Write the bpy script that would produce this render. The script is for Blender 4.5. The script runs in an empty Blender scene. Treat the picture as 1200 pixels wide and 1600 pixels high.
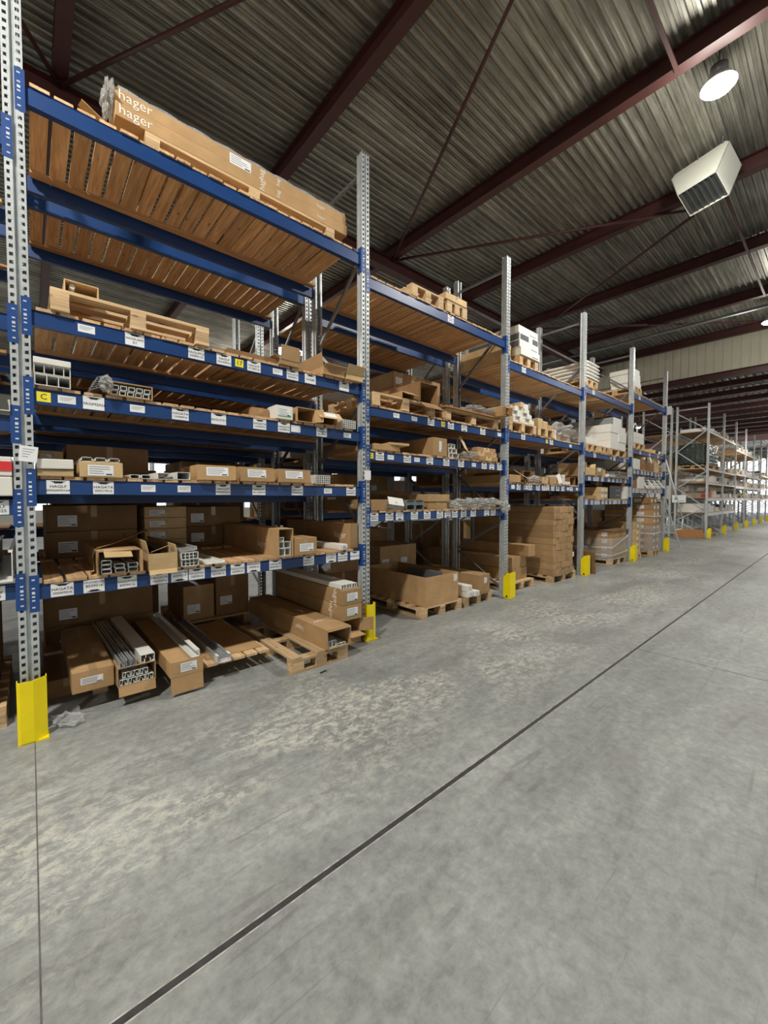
import bpy, bmesh, math, random
from mathutils import Vector, Matrix
random.seed(7)
SC = bpy.context.scene
COL = SC.collection
PI = math.pi

# ------------------------------------------------------------------ camera
cam_d = bpy.data.cameras.new('camera')
cam_d.sensor_fit = 'HORIZONTAL'; cam_d.sensor_width = 36.0
cam_d.lens = 36.0 * 630.65 / 1200.0
cam_d.clip_start = 0.05; cam_d.clip_end = 300
cam = bpy.data.objects.new('camera', cam_d); COL.objects.link(cam)
cam.location = (0, 0, 1.547)
_yaw, _pit = 0.8506, -0.0338
_f = Vector((math.cos(_pit)*math.cos(_yaw), math.cos(_pit)*math.sin(_yaw), math.sin(_pit)))
cam.rotation_euler = _f.to_track_quat('-Z', 'Y').to_euler()
SC.camera = cam

# ------------------------------------------------------------------ world, exposure
W = bpy.data.worlds.new('world'); SC.world = W; W.use_nodes = True
_bg = W.node_tree.nodes['Background']
_bg.inputs[0].default_value = (0.93, 0.97, 1.0, 1); _bg.inputs[1].default_value = 1.6
SC.view_settings.view_transform = 'Standard'; SC.view_settings.look = 'None'
SC.view_settings.exposure = 0.0; SC.view_settings.gamma = 1.0
SC.view_settings.use_curve_mapping = False
SC.cycles.max_bounces = 7; SC.cycles.diffuse_bounces = 4; SC.cycles.glossy_bounces = 3
SC.cycles.transparent_max_bounces = 16
SC.cycles.use_denoising = True
SC.cycles.sample_clamp_indirect = 6.0
LAMP_W = 1080.0          # watts of one high bay lamp

# ------------------------------------------------------------------ materials
MATS = {}
def nm(name):
    m = bpy.data.materials.new(name); m.use_nodes = True; MATS[name] = m
    nt = m.node_tree; return m, nt, nt.nodes['Principled BSDF']
def node(nt, t, **kw):
    n = nt.nodes.new(t)
    for k, v in kw.items(): setattr(n, k, v)
    return n
def math_n(nt, op, a, b=None):
    n = node(nt, 'ShaderNodeMath', operation=op)
    for i, v in enumerate((a, b)):
        if v is None: continue
        if isinstance(v, (int, float)): n.inputs[i].default_value = v
        else: nt.links.new(v, n.inputs[i])
    return n.outputs[0]
def coords(nt, scale=(1, 1, 1), obj=True):
    tc = node(nt, 'ShaderNodeTexCoord'); mp = node(nt, 'ShaderNodeMapping')
    nt.links.new(tc.outputs['Object'], mp.inputs[0]); mp.inputs['Scale'].default_value = scale
    return mp.outputs[0]
def noise(nt, vec, scale, detail=4, rough=.55, dist=0):
    n = node(nt, 'ShaderNodeTexNoise'); nt.links.new(vec, n.inputs['Vector'])
    n.inputs['Scale'].default_value = scale; n.inputs['Detail'].default_value = detail
    n.inputs['Roughness'].default_value = rough; n.inputs['Distortion'].default_value = dist
    return n.outputs['Fac']
def ramp(nt, fac, stops):
    r = node(nt, 'ShaderNodeValToRGB'); nt.links.new(fac, r.inputs[0])
    e = r.color_ramp.elements
    while len(e) < len(stops): e.new(.5)
    for i, (p, c) in enumerate(stops):
        e[i].position = p; e[i].color = (c[0], c[1], c[2], 1)
    return r.outputs[0]
def mixc(nt, a, b, fac, mode='MIX'):
    n = node(nt, 'ShaderNodeMix', data_type='RGBA', blend_type=mode)
    for sock, v in ((n.inputs[0], fac), (n.inputs[6], a), (n.inputs[7], b)):
        if isinstance(v, (int, float)): sock.default_value = v
        elif isinstance(v, tuple): sock.default_value = (v[0], v[1], v[2], 1)
        else: nt.links.new(v, sock)
    return n.outputs[2]
def bump(nt, b, fac, strength=.2, dist=.01):
    n = node(nt, 'ShaderNodeBump'); n.inputs['Strength'].default_value = strength
    n.inputs['Distance'].default_value = dist
    nt.links.new(fac, n.inputs['Height']); nt.links.new(n.outputs[0], b.inputs['Normal'])
def simple(name, col, rough=.6, metal=0, var=.12, vscale=6, emit=None, spec=None):
    m, nt, b = nm(name)
    v = coords(nt); f = noise(nt, v, vscale, 3)
    lo = tuple(c*(1-var) for c in col); hi = tuple(min(1, c*(1+var)) for c in col)
    nt.links.new(ramp(nt, f, [(.3, lo), (.7, hi)]), b.inputs['Base Color'])
    b.inputs['Roughness'].default_value = rough; b.inputs['Metallic'].default_value = metal
    if spec is not None: b.inputs['Specular IOR Level'].default_value = spec
    if emit:
        b.inputs['Emission Color'].default_value = (*emit[:3], 1); b.inputs['Emission Strength'].default_value = emit[3]
    return m

def kraft(name, col, spread=.34):
    m, nt, b = nm(name)
    v = coords(nt); f = noise(nt, v, 5, 4); g = noise(nt, coords(nt, (3, 60, 60)), 3, 2)
    c = ramp(nt, f, [(.3, tuple(x*.86 for x in col)), (.7, tuple(x*1.1 for x in col))])
    c = mixc(nt, c, ramp(nt, g, [(.3, (.88,)*3), (.7, (1.06,)*3)]), .6, 'MULTIPLY')
    oi = node(nt, 'ShaderNodeObjectInfo')
    r = math_n(nt, 'ADD', math_n(nt, 'MULTIPLY', oi.outputs['Random'], spread), 1-spread/2)
    cc = node(nt, 'ShaderNodeCombineColor')
    for i in range(3): nt.links.new(r, cc.inputs[i])
    nt.links.new(mixc(nt, c, cc.outputs[0], 1.0, 'MULTIPLY'), b.inputs['Base Color'])
    b.inputs['Roughness'].default_value = .8; b.inputs['Specular IOR Level'].default_value = .25
    bump(nt, b, f, .12, .004)
    return m
kraft('kraft', (.43, .27, .130)); kraft('kraft_pale', (.60, .42, .215)); kraft('kraft_brown', (.27, .155, .072))  # kraft_brown also darkens the rack interiors, shade put into its colour

def wood(name, c0, c1, axis, pitch=None, spread=.35):
    """grain along axis; boards laid side by side at the given pitch along x differ from each other"""
    m, nt, b = nm(name)
    tc = node(nt, 'ShaderNodeTexCoord'); sx = node(nt, 'ShaderNodeSeparateXYZ'); nt.links.new(tc.outputs['Object'], sx.inputs[0])
    oi = node(nt, 'ShaderNodeObjectInfo')
    if pitch:
        idx = math_n(nt, 'FLOOR', math_n(nt, 'DIVIDE', sx.outputs[0], pitch))
        seed = math_n(nt, 'ADD', idx, math_n(nt, 'MULTIPLY', oi.outputs['Random'], 91.7))
    else:
        seed = math_n(nt, 'MULTIPLY', oi.outputs['Random'], 37.3)
    wn = node(nt, 'ShaderNodeTexWhiteNoise', noise_dimensions='1D'); nt.links.new(seed, wn.inputs['W'])
    sc = [38, 38, 38]; sc[axis] = 2.2
    mp = node(nt, 'ShaderNodeMapping'); nt.links.new(tc.outputs['Object'], mp.inputs[0]); mp.inputs['Scale'].default_value = sc
    cx = node(nt, 'ShaderNodeCombineXYZ')
    for i in range(3): nt.links.new(math_n(nt, 'MULTIPLY', wn.outputs[0], 40), cx.inputs[i])
    nt.links.new(cx.outputs[0], mp.inputs['Location'])
    g = noise(nt, mp.outputs[0], 1.0, 5, .6, .6)
    mp2 = node(nt, 'ShaderNodeMapping'); nt.links.new(tc.outputs['Object'], mp2.inputs[0])
    s2 = [11, 11, 11]; s2[axis] = 4.5; mp2.inputs['Scale'].default_value = s2
    nt.links.new(cx.outputs[0], mp2.inputs['Location'])
    vo = node(nt, 'ShaderNodeTexVoronoi'); nt.links.new(mp2.outputs[0], vo.inputs['Vector']); vo.inputs['Scale'].default_value = .9
    knot = ramp(nt, vo.outputs['Distance'], [(.05, (.35, .3, .26)), (.13, (1, 1, 1))])
    c = ramp(nt, g, [(.3, c0), (.68, c1)])
    k = math_n(nt, 'ADD', math_n(nt, 'MULTIPLY', wn.outputs[0], spread), 1-spread/2)
    cc = node(nt, 'ShaderNodeCombineColor')
    for i in range(3): nt.links.new(k, cc.inputs[i])
    c = mixc(nt, c, cc.outputs[0], 1.0, 'MULTIPLY'); c = mixc(nt, c, knot, .8, 'MULTIPLY')
    nt.links.new(c, b.inputs['Base Color']); b.inputs['Roughness'].default_value = .75
    b.inputs['Specular IOR Level'].default_value = .2
    bump(nt, b, g, .25, .004)
    return m
BP = 0.1225     # board pitch on the shelves
wood('deck_wood', (.42, .245, .12), (.74, .49, .27), 1, BP)
wood('batten_wood', (.34, .19, .09), (.54, .33, .17), 0)
wood('pallet_wood', (.42, .28, .15), (.70, .50, .29), 0)
wood('pallet_wood_deep', (.42, .28, .15), (.70, .50, .29), 1)
wood('panel_wood', (.36, .16, .06), (.50, .25, .10), 1)

simple('blue_paint', (.009, .045, .165), .38, 0, .1, 5)
simple('blue_connector', (.010, .055, .22), .4, 0, .06, 8)
simple('rivet', (.75, .78, .82), .3, .4)
simple('steel_beam', (.42, .45, .50), .4, .5, .12, 3)
simple('galv_dark', (.24, .245, .25), .42, .6, .15, 9)
simple('red_oxide', (.055, .0145, .0125), .55, 0, .22, 2.5)
simple('guard_yellow', (.93, .74, .0), .42, 0, .06, 4)
simple('white_pvc', (.74, .74, .70), .35, 0, .04, 3)
simple('white_carton', (.72, .70, .64), .6, 0, .05, 3)
simple('aluminium', (.66, .68, .70), .33, .7, .1, 12)
simple('grey_strut', (.33, .37, .38), .4, .5, .1, 6)
simple('card_white', (.80, .81, .82), .55, 0, .03, 3)
simple('card_yellow', (.85, .72, .03), .55, 0, .03, 3)
simple('ink', (.012, .012, .014), .5, 0, 0)
simple('ink_grey', (.22, .22, .24), .6, 0, 0)
simple('ink_white', (.80, .74, .64), .6, 0, .03)
simple('ink_red', (.62, .03, .03), .5, 0, .03)
simple('ink_green', (.10, .45, .16), .5, 0, .03)
simple('tape', (.42, .27, .14), .25, 0, .05, 5)
simple('black_plastic', (.02, .02, .023), .35, 0, .1)
simple('dark_grey_card', (.10, .11, .12), .5, 0, .1)
simple('heater_white', (.78, .80, .72), .4, 0, .02, 2)
simple('louvre', (.10, .11, .11), .45, .3, .1)
simple('strap', (.82, .82, .80), .35, 0, .03)
simple('red_cloth', (.55, .06, .03), .6, 0, .1)
simple('hivis', (.65, .85, .05), .6, 0, .1)
simple('rope_cable', (.09, .085, .08), .6, 0, .1)
simple('joint_seal', (.035, .033, .034), .6, 0, .3, 20)
simple('joint_cut', (.10, .098, .095), .8, 0, .3, 12)
simple('joint_edge', (.36, .36, .34), .8, 0, .4, 30)
simple('cladding_cream', (.58, .555, .44), .5, .05, .07, 1.2)
simple('cladding_grey', (.42, .42, .38), .5, .1, .07, 1.2)
simple('pink_paint', (.62, .38, .38), .5, 0, .05, 1.2)
simple('lens', (1, 1, 1), .4, 0, 0, 1, (1.0, .93, .80, 40.0))
simple('lens_far', (1, 1, 1), .4, 0, 0, 1, (1.0, .95, .86, 14.0))

def mk_galv_holes():
    m, nt, b = nm('galv_slots')
    tc = node(nt, 'ShaderNodeTexCoord'); s = node(nt, 'ShaderNodeSeparateXYZ'); nt.links.new(tc.outputs['Object'], s.inputs[0])
    ax = math_n(nt, 'ABSOLUTE', s.outputs[0])
    hx = math_n(nt, 'LESS_THAN', math_n(nt, 'ABSOLUTE', math_n(nt, 'SUBTRACT', ax, .030)), .0098)
    # the slots lean outwards as they rise
    fz = math_n(nt, 'FRACT', math_n(nt, 'SUBTRACT', math_n(nt, 'DIVIDE', s.outputs[2], .05), math_n(nt, 'MULTIPLY', s.outputs[0], 2.0)))
    hz = math_n(nt, 'LESS_THAN', math_n(nt, 'ABSOLUTE', math_n(nt, 'SUBTRACT', fz, .5)), .22)
    hy = math_n(nt, 'LESS_THAN', s.outputs[1], .004)
    hole = math_n(nt, 'MULTIPLY', math_n(nt, 'MULTIPLY', hx, hz), hy)
    f = noise(nt, coords(nt), 14, 3)
    nt.links.new(ramp(nt, f, [(.3, (.44, .47, .48)), (.7, (.58, .61, .62))]), b.inputs['Base Color'])
    b.inputs['Metallic'].default_value = .4; b.inputs['Roughness'].default_value = .42
    tr = node(nt, 'ShaderNodeBsdfTransparent'); mx = node(nt, 'ShaderNodeMixShader')
    nt.links.new(hole, mx.inputs[0]); nt.links.new(b.outputs[0], mx.inputs[1]); nt.links.new(tr.outputs[0], mx.inputs[2])
    nt.links.new(mx.outputs[0], nt.nodes['Material Output'].inputs['Surface'])
mk_galv_holes()
simple('galv', (.55, .57, .58), .42, .65, .15, 9)
simple('galv_pale', (.50, .52, .52), .5, .3, .12, 4)

def mk_floor():
    m, nt, b = nm('concrete')
    v = coords(nt); st = coords(nt, (.45, 1.6, 1))
    base = noise(nt, v, .55, 6, .6, .4); fine = noise(nt, v, 14, 9, .78, .2); med = noise(nt, st, 2.2, 8, .72, .45)
    c = ramp(nt, base, [(.3, (.215, .227, .226)), (.55, (.288, .302, .298)), (.75, (.365, .38, .37))])
    c = mixc(nt, c, ramp(nt, fine, [(.34, (.70, .70, .69)), (.64, (1.22, 1.22, 1.21))]), .9, 'MULTIPLY')
    c = mixc(nt, c, ramp(nt, med, [(.32, (.74, .735, .73)), (.68, (1.20, 1.20, 1.19))]), .9, 'MULTIPLY')
    # pale worn patches where the sealer has gone, in a band before the racks
    tc = node(nt, 'ShaderNodeTexCoord'); s = node(nt, 'ShaderNodeSeparateXYZ'); nt.links.new(tc.outputs['Object'], s.inputs[0])
    band = math_n(nt, 'SUBTRACT', 1.0, math_n(nt, 'MINIMUM', math_n(nt, 'DIVIDE', math_n(nt, 'ABSOLUTE', math_n(nt, 'SUBTRACT', s.outputs[1], 2.35)), 1.05), 1.0))
    p1 = noise(nt, coords(nt, (.8, 1.2, 1)), 1.1, 3, .5, .6); p2 = noise(nt, coords(nt, (.85, 1.2, 1)), 15, 8, .8, .35)
    patch = math_n(nt, 'MULTIPLY', math_n(nt, 'MULTIPLY', ramp_f(nt, p1, .38, .54), ramp_f(nt, p2, .46, .58)), band)
    c = mixc(nt, c, (.58, .575, .50), math_n(nt, 'MULTIPLY', patch, .85))
    dirt = noise(nt, coords(nt, (.5, 1.0, 1)), .9, 5, .6, .8)
    c = mixc(nt, c, (.17, .165, .15), math_n(nt, 'MULTIPLY', ramp_f(nt, dirt, .50, .72), .6))
    # scuffs and tyre scratches
    for ang, sc, off in ((.45, 1.1, 0), (-.25, 1.5, 3.1), (1.0, .9, 7.7), (.1, 1.3, 5.2)):
        mp = node(nt, 'ShaderNodeMapping'); nt.links.new(tc.outputs['Object'], mp.inputs[0])
        mp.inputs['Rotation'].default_value = (0, 0, ang); mp.inputs['Scale'].default_value = (.035, sc, 1); mp.inputs['Location'].default_value = (off, off*1.7, 0)
        w = node(nt, 'ShaderNodeTexNoise'); nt.links.new(mp.outputs[0], w.inputs['Vector'])
        w.inputs['Scale'].default_value = 2.2; w.inputs['Detail'].default_value = 1
        ln = math_n(nt, 'LESS_THAN', math_n(nt, 'ABSOLUTE', math_n(nt, 'SUBTRACT', w.outputs['Fac'], .5)), .0035)
        gate = ramp_f(nt, noise(nt, v, .9+sc, 3), .52, .62)
        c = mixc(nt, c, (.15, .145, .14), math_n(nt, 'MULTIPLY', math_n(nt, 'MULTIPLY', ln, gate), .45))
    nt.links.new(c, b.inputs['Base Color'])
    rr = node(nt, 'ShaderNodeMapRange'); nt.links.new(med, rr.inputs[0]); rr.inputs[3].default_value = .38; rr.inputs[4].default_value = .62
    nt.links.new(rr.outputs[0], b.inputs['Roughness'])
    b.inputs['Specular IOR Level'].default_value = .4
    bump(nt, b, fine, .10, .004)
def ramp_f(nt, fac, a, b_):
    r = node(nt, 'ShaderNodeMapRange'); nt.links.new(fac, r.inputs[0])
    r.inputs[1].default_value = a; r.inputs[2].default_value = b_
    return r.outputs[0]
mk_floor()

def mk_roof():
    m, nt, b = nm('roof_sheet')
    g = noise(nt, coords(nt, (.8, 9, 1)), 2.0, 5, .65); h = noise(nt, coords(nt), .7, 4)
    # each laid sheet has dulled to its own grey
    tc = node(nt, 'ShaderNodeTexCoord'); s = node(nt, 'ShaderNodeSeparateXYZ'); nt.links.new(tc.outputs['Object'], s.inputs[0])
    wn = node(nt, 'ShaderNodeTexWhiteNoise', noise_dimensions='1D')
    nt.links.new(math_n(nt, 'FLOOR', math_n(nt, 'DIVIDE', s.outputs[1], .0625)), wn.inputs['W'])
    c = ramp(nt, g, [(.3, (.19, .188, .168)), (.7, (.44, .435, .39))])
    c = mixc(nt, c, ramp(nt, h, [(.35, (.75, .73, .70)), (.65, (1.05, 1.05, 1.02))]), .8, 'MULTIPLY')
    c = mixc(nt, c, ramp(nt, wn.outputs[0], [(.0, (.72, .72, .71)), (1.0, (1.15, 1.15, 1.13))]), 1, 'MULTIPLY')
    nt.links.new(c, b.inputs['Base Color']); b.inputs['Metallic'].default_value = .55; b.inputs['Roughness'].default_value = .42
mk_roof()

def mk_wrap(name, tint, alpha):
    m, nt, b = nm(name)
    f = noise(nt, coords(nt, (1, 1, 3)), 9, 6, .7, 1.6)
    b.inputs['Base Color'].default_value = (*tint, 1); b.inputs['Roughness'].default_value = .14
    b.inputs['Specular IOR Level'].default_value = .8
    b.inputs['Alpha'].default_value = alpha
    bump(nt, b, f, .9, .02)
mk_wrap('stretch_film', (.72, .74, .74), .30); mk_wrap('crumpled_film', (.62, .62, .60), .55)
mk_wrap('dark_film', (.045, .06, .05), .96)

# ------------------------------------------------------------------ mesh helpers
class MB:
    def __init__(s): s.bm = bmesh.new(); s.mats = []
    def mi(s, m):
        if m not in s.mats: s.mats.append(m)
        return s.mats.index(m)
    def hexa(s, P, m):
        v = [s.bm.verts.new(p) for p in P]; i = s.mi(m)
        for f in ((0, 3, 2, 1), (4, 5, 6, 7), (0, 1, 5, 4), (1, 2, 6, 5), (2, 3, 7, 6), (3, 0, 4, 7)):
            s.bm.faces.new([v[k] for k in f]).material_index = i
    def box(s, x0, x1, y0, y1, z0, z1, m='kraft', M=None):
        P = [(x0, y0, z0), (x1, y0, z0), (x1, y1, z0), (x0, y1, z0), (x0, y0, z1), (x1, y0, z1), (x1, y1, z1), (x0, y1, z1)]
        if M is not None: P = [M @ Vector(p) for p in P]
        s.hexa(P, m); return s
    def bar(s, a, b, w, t, m, up=(0, 0, 1)):
        a, b = Vector(a), Vector(b); d = (b-a).normalized(); u = Vector(up)
        if abs(d.dot(u)) > .98: u = Vector((1, 0, 0))
        r = d.cross(u).normalized(); u = r.cross(d)
        r *= w/2; u *= t/2
        s.hexa([a-r-u, a+r-u, b+r-u, b-r-u, a-r+u, a+r+u, b+r+u, b-r+u], m); return s
    def cyl(s, a, b, r, m, n=12, r2=None, caps=True):
        a, b = Vector(a), Vector(b); d = (b-a).normalized(); u = Vector((0, 0, 1))
        if abs(d.dot(u)) > .95: u = Vector((1, 0, 0))
        p = d.cross(u).normalized(); q = p.cross(d); r2 = r if r2 is None else r2; i = s.mi(m)
        A = [s.bm.verts.new(a+(p*math.cos(2*PI*k/n)+q*math.sin(2*PI*k/n))*r) for k in range(n)]
        B = [s.bm.verts.new(b+(p*math.cos(2*PI*k/n)+q*math.sin(2*PI*k/n))*r2) for k in range(n)]
        for k in range(n):
            f = s.bm.faces.new([A[k], A[(k+1) % n], B[(k+1) % n], B[k]]); f.material_index = i; f.smooth = True
        if caps:
            s.bm.faces.new(A[::-1]).material_index = i; s.bm.faces.new(B).material_index = i
        return s
    def tube(s, pts, r, m, n=8):
        for a, b in zip(pts[:-1], pts[1:]): s.cyl(a, b, r, m, n)
        return s
    def prism(s, poly, h0, h1, m, axis='z'):
        """closed 2D outline pushed out along an axis"""
        def p3(p, h): return {'z': (p[0], p[1], h), 'y': (p[0], h, p[1]), 'x': (h, p[0], p[1])}[axis]
        A = [s.bm.verts.new(p3(p, h0)) for p in poly]; B = [s.bm.verts.new(p3(p, h1)) for p in poly]
        i = s.mi(m); n = len(poly)
        for k in range(n): s.bm.faces.new([A[k], A[(k+1) % n], B[(k+1) % n], B[k]]).material_index = i
        s.bm.faces.new(A[::-1]).material_index = i; s.bm.faces.new(B).material_index = i
        return s
    def sheet(s, line, h0, h1, t, m, axis='z'):
        """an open 2D line pushed out along an axis and given a thickness t"""
        n = len(line); off = []
        for k in range(n):
            a = Vector(line[max(0, k-1)]); b = Vector(line[min(n-1, k+1)]); c = Vector(line[k])
            d1 = (c-a).normalized() if k > 0 else (b-c).normalized()
            d2 = (b-c).normalized() if k < n-1 else d1
            n1 = Vector((-d1.y, d1.x)); n2 = Vector((-d2.y, d2.x)); nn = n1+n2
            nn = nn.normalized() if nn.length > 1e-5 else n1
            off.append(tuple(c + nn*t/max(.35, nn.dot(n1))))
        for k in range(n-1):
            q = [line[k], line[k+1], off[k+1], off[k]]
            s.prism(q, h0, h1, m, axis)
        return s
    def text(s, txt, size, M, m, depth=.0004, align='CENTER', sx=1.0):
        cu = bpy.data.curves.new('t', 'FONT'); cu.body = txt; cu.size = size; cu.align_x = align; cu.align_y = 'CENTER'
        cu.extrude = depth; cu.resolution_u = 2
        o = bpy.data.objects.new('t', cu); me = bpy.data.meshes.new_from_object(o)
        i = s.mi(m); M = M @ Matrix.Diagonal((sx, 1, 1, 1))
        vs = [s.bm.verts.new(M @ v.co) for v in me.vertices]
        for p in me.polygons:
            try: s.bm.faces.new([vs[k] for k in p.vertices]).material_index = i
            except ValueError: pass
        bpy.data.objects.remove(o); bpy.data.curves.remove(cu); bpy.data.meshes.remove(me)
        return s
    def mesh(s, name, bevel=0, fix=True):
        if bevel:
            bmesh.ops.bevel(s.bm, geom=list(s.bm.edges), offset=bevel, segments=2, affect='EDGES', profile=.6)
        if fix: bmesh.ops.recalc_face_normals(s.bm, faces=s.bm.faces)
        me = bpy.data.meshes.new(name); s.bm.to_mesh(me); s.bm.free()
        for m in s.mats: me.materials.append(MATS[m])
        return me
    def build(s, name, parent=None, loc=(0, 0, 0), rot=(0, 0, 0), bevel=0, fix=True):
        return put(name, s.mesh(name, bevel, fix), parent, loc, rot)
def put(name, me, parent=None, loc=(0, 0, 0), rot=(0, 0, 0)):
    o = bpy.data.objects.new(name, me); COL.objects.link(o); o.parent = parent
    o.location = loc; o.rotation_euler = rot
    return o
def tag(o, label=None, cat=None, group=None, kind=None):
    if label: o['label'] = label
    if cat: o['category'] = cat
    if group: o['group'] = group
    if kind: o['kind'] = kind
    return o
def thing(name, label, cat, loc=(0, 0, 0), rz=0, group=None, rx=0, ry=0):
    o = bpy.data.objects.new(name, None); COL.objects.link(o); o.empty_display_size = .1
    o.location = loc; o.rotation_euler = (rx, ry, rz)
    return tag(o, label, cat, group)
CACHE = {}
def cached(key, fn):
    if key not in CACHE: CACHE[key] = fn()
    return CACHE[key]
def copy_tree(o, parent=None):
    c = o.copy(); COL.objects.link(c); c.parent = parent
    for ch in list(o.children): copy_tree(ch, c)
    return c
FRONT = Matrix.Rotation(PI/2, 4, 'X')            # text in the xz plane read from -y
def at_front(x, y, z, turn=0): return Matrix.Translation((x, y, z)) @ FRONT @ Matrix.Rotation(turn, 4, 'Z')
LEFTSIDE = Matrix.Rotation(-PI/2, 4, 'Z') @ FRONT  # text on a face that looks to -x
def at_left(x, y, z, turn=0): return Matrix.Translation((x, y, z)) @ LEFTSIDE @ Matrix.Rotation(turn, 4, 'Z')
def on_top(x, y, z, turn=0): return Matrix.Translation((x, y, z)) @ Matrix.Rotation(turn, 4, 'Z')

# ------------------------------------------------------------------ the hall
RD = 7.27            # height of the roof sheets
WX = 18.5            # the cladding wall above the passage to the second hall
fl = MB().box(-12, 60, -12, 26, -.2, 0, 'concrete').build('floor'); tag(fl, kind='structure')
def strip(n, x0, x1, y0, y1, z=.0012, m='joint_seal', edges=True):
    b = MB()
    if edges:
        e = .006
        if abs(x1-x0) > abs(y1-y0): b.box(x0, x1, y0-e, y1+e, .0002, z*.6, 'joint_edge')
        else: b.box(x0-e, x1+e, y0, y1, .0002, z*.6, 'joint_edge')
    b.box(x0, x1, y0, y1, .0003, z, m)
    tag(b.build('trim_%d' % n), kind='structure')
strip(1, -10, 58, 1.360, 1.384)
strip(2, -.011, -.006, -10, 3.40, m='joint_cut', edges=False)
strip(3, 4.66, 4.666, -10, 1.36, m='joint_cut', edges=False)
strip(4, 13.9, 13.91, -10, 1.36, m='joint_cut', edges=False)

def corrugated(name, y0, y1, x0, x1, z, m, p=.125, hgt=.034, slope=0):
    bm_line = []; y = y0
    while y < y1:
        for dy, dz in ((0, 0), (.026*p/.125, 0), (.036*p/.125, hgt), (.062*p/.125, hgt), (.066*p/.125, hgt-.008), (.074*p/.125, hgt-.008), (.078*p/.125, hgt), (.108*p/.125, hgt), (.118*p/.125, 0)):
            bm_line.append((y+dy, z+dz))
        y += p
    b = MB(); i = b.mi(m)
    A = [b.bm.verts.new((x0, q[0], q[1])) for q in bm_line]; B = [b.bm.verts.new((x1, q[0], q[1]+slope)) for q in bm_line]
    for k in range(len(A)-1): b.bm.faces.new([A[k], A[k+1], B[k+1], B[k]]).material_index = i
    # a flat back so that the roof has its thickness and no light comes through
    b.box(x0, x1, y0, y1, z+hgt+.06, z+hgt+.12, m)
    return b.build(name, fix=False)
tag(corrugated('ceiling', -12, 26, -12, WX, RD, 'roof_sheet'), kind='structure')

def ibeam(b, a, c, depth, width, m):
    """I section from a to c (points on the underside)"""
    a, c = Vector(a), Vector(c); u = Vector((0, 0, 1)); t = .014
    b.bar(a+u*t/2, c+u*t/2, width, t, m); b.bar(a+u*(depth-t/2), c+u*(depth-t/2), width, t, m)
    b.bar(a+u*depth/2, c+u*depth/2, .012, depth-2*t, m)
    return b
_ord = ['first', 'second', 'third', 'fourth', 'fifth', 'sixth', 'seventh', 'eighth', 'ninth', 'tenth', 'eleventh', 'twelfth']
rafters = [.42, 3.37, 6.35, 9.2, 12.08, 15.0, 17.9]
for k, x in enumerate([-2.5]+rafters):
    b = ibeam(MB(), (x, -12, 7.0), (x, 26, 7.0), .265, .16, 'red_oxide')
    o = b.build('roof_beam')
    tag(o, 'dark red steel roof beam crossing the hall, %s' % (
        'behind the viewer' if k == 0 else _ord[k-1]+' counted from the near end'), 'roof beam', 'red roof beams under the corrugated roof')
b = ibeam(MB(), (-12, 6.98, 6.72), (WX, 6.98, 6.72), .27, .2, 'red_oxide')
tag(b.build('roof_girder'), 'dark red girder running along the hall over the racks', 'girder')
def rod(a, c, label, r=.028, m='red_oxide'):
    o = MB().cyl(a, c, r, m, 8).build('roof_brace_rod'); tag(o, label, 'brace rod', 'diagonal rods bracing the roof')
rod((6.35, 6.95, 6.97), (3.6, 1.6, 6.97), 'red diagonal rod rising steeply from the girder node over the second bay')
rod((6.35, 6.95, 6.97), (9.6, 1.85, 6.97), 'red diagonal rod running from the girder node towards the air heater')
rod((.42, 6.95, 6.97), (3.3, 1.9, 6.97), 'red diagonal rod at top left over the nearest cartons')
rod((.42, 6.95, 6.97), (-1.2, 4.2, 6.97), 'short dark red rod beside the perforated nearest upright')
rod((9.7, 2.05, 6.97), (12.05, 5.9, 6.97), 'dark diagonal rod under the air heater')
rod((12.08, 6.9, 6.97), (16.9, 1.9, 6.97), 'dark diagonal rod before the cream cladding wall')
rod((12.08, 6.9, 6.97), (14.6, 4.2, 6.97), 'short dark rod behind the fourth upright')
# sag bars tying the roof beams together
for k, (xa, xb) in enumerate(((3.37, 6.35), (9.2, 12.08), (12.08, 15.0))):
    tag(MB().bar((xa, 1.54, 6.985), (xb, 1.54, 6.985), .045, .03, 'red_oxide').build('sag_bar'),
        ('thin red bar between the roof beams just left of the glaring lamp', 'thin red bar tying roof beams behind the air heater', 'thin red bar tying roof beams at the right edge')[k], 'tie bar')
tag(MB().cyl((15.4, 1.2, 6.86), (15.4, 8.5, 6.86), .045, 'galv_dark', 10).build('conduit_pipe'),
    'pale steel pipe running beneath the last red roof beams', 'pipe')

def cladding(name, x, y0, y1, z0, z1, m, p=.245, axis='y'):
    b = MB(); line = []; y = y0
    while y < y1:
        for dy, dx in ((0, 0), (.015, .022), (.045, .022), (.06, 0), (.15, 0), (.155, .003), (.16, 0)):
            line.append((y+dy, dx))
        y += p
    for k in range(len(line)-1):
        (ya, da), (yb, db) = line[k], line[k+1]
        i = b.mi(m)
        if axis == 'y': P = [(x+da, ya, z0), (x+db, yb, z0), (x+db, yb, z1), (x+da, ya, z1)]
        else: P = [(ya, x+da, z0), (yb, x+db, z0), (yb, x+db, z1), (ya, x+da, z1)]
        b.bm.faces.new([b.bm.verts.new(q) for q in P]).material_index = i
    if axis == 'y': b.box(x+.03, x+.12, y0, y1, z0, z1, m)
    else: b.box(y0, y1, x+.03, x+.12, z0, z1, m)
    return b.build(name, fix=False)
tag(cladding('wall_partition', WX, -12, 26, 6.03, RD+.1, 'cladding_cream'), kind='structure')
o = ibeam(MB(), (WX+.05, -12, 5.80), (WX+.05, 26, 5.80), .22, .18, 'red_oxide').build('roof_beam')
tag(o, 'dark red beam under the foot of the cream cladding wall', 'roof beam')

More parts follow.
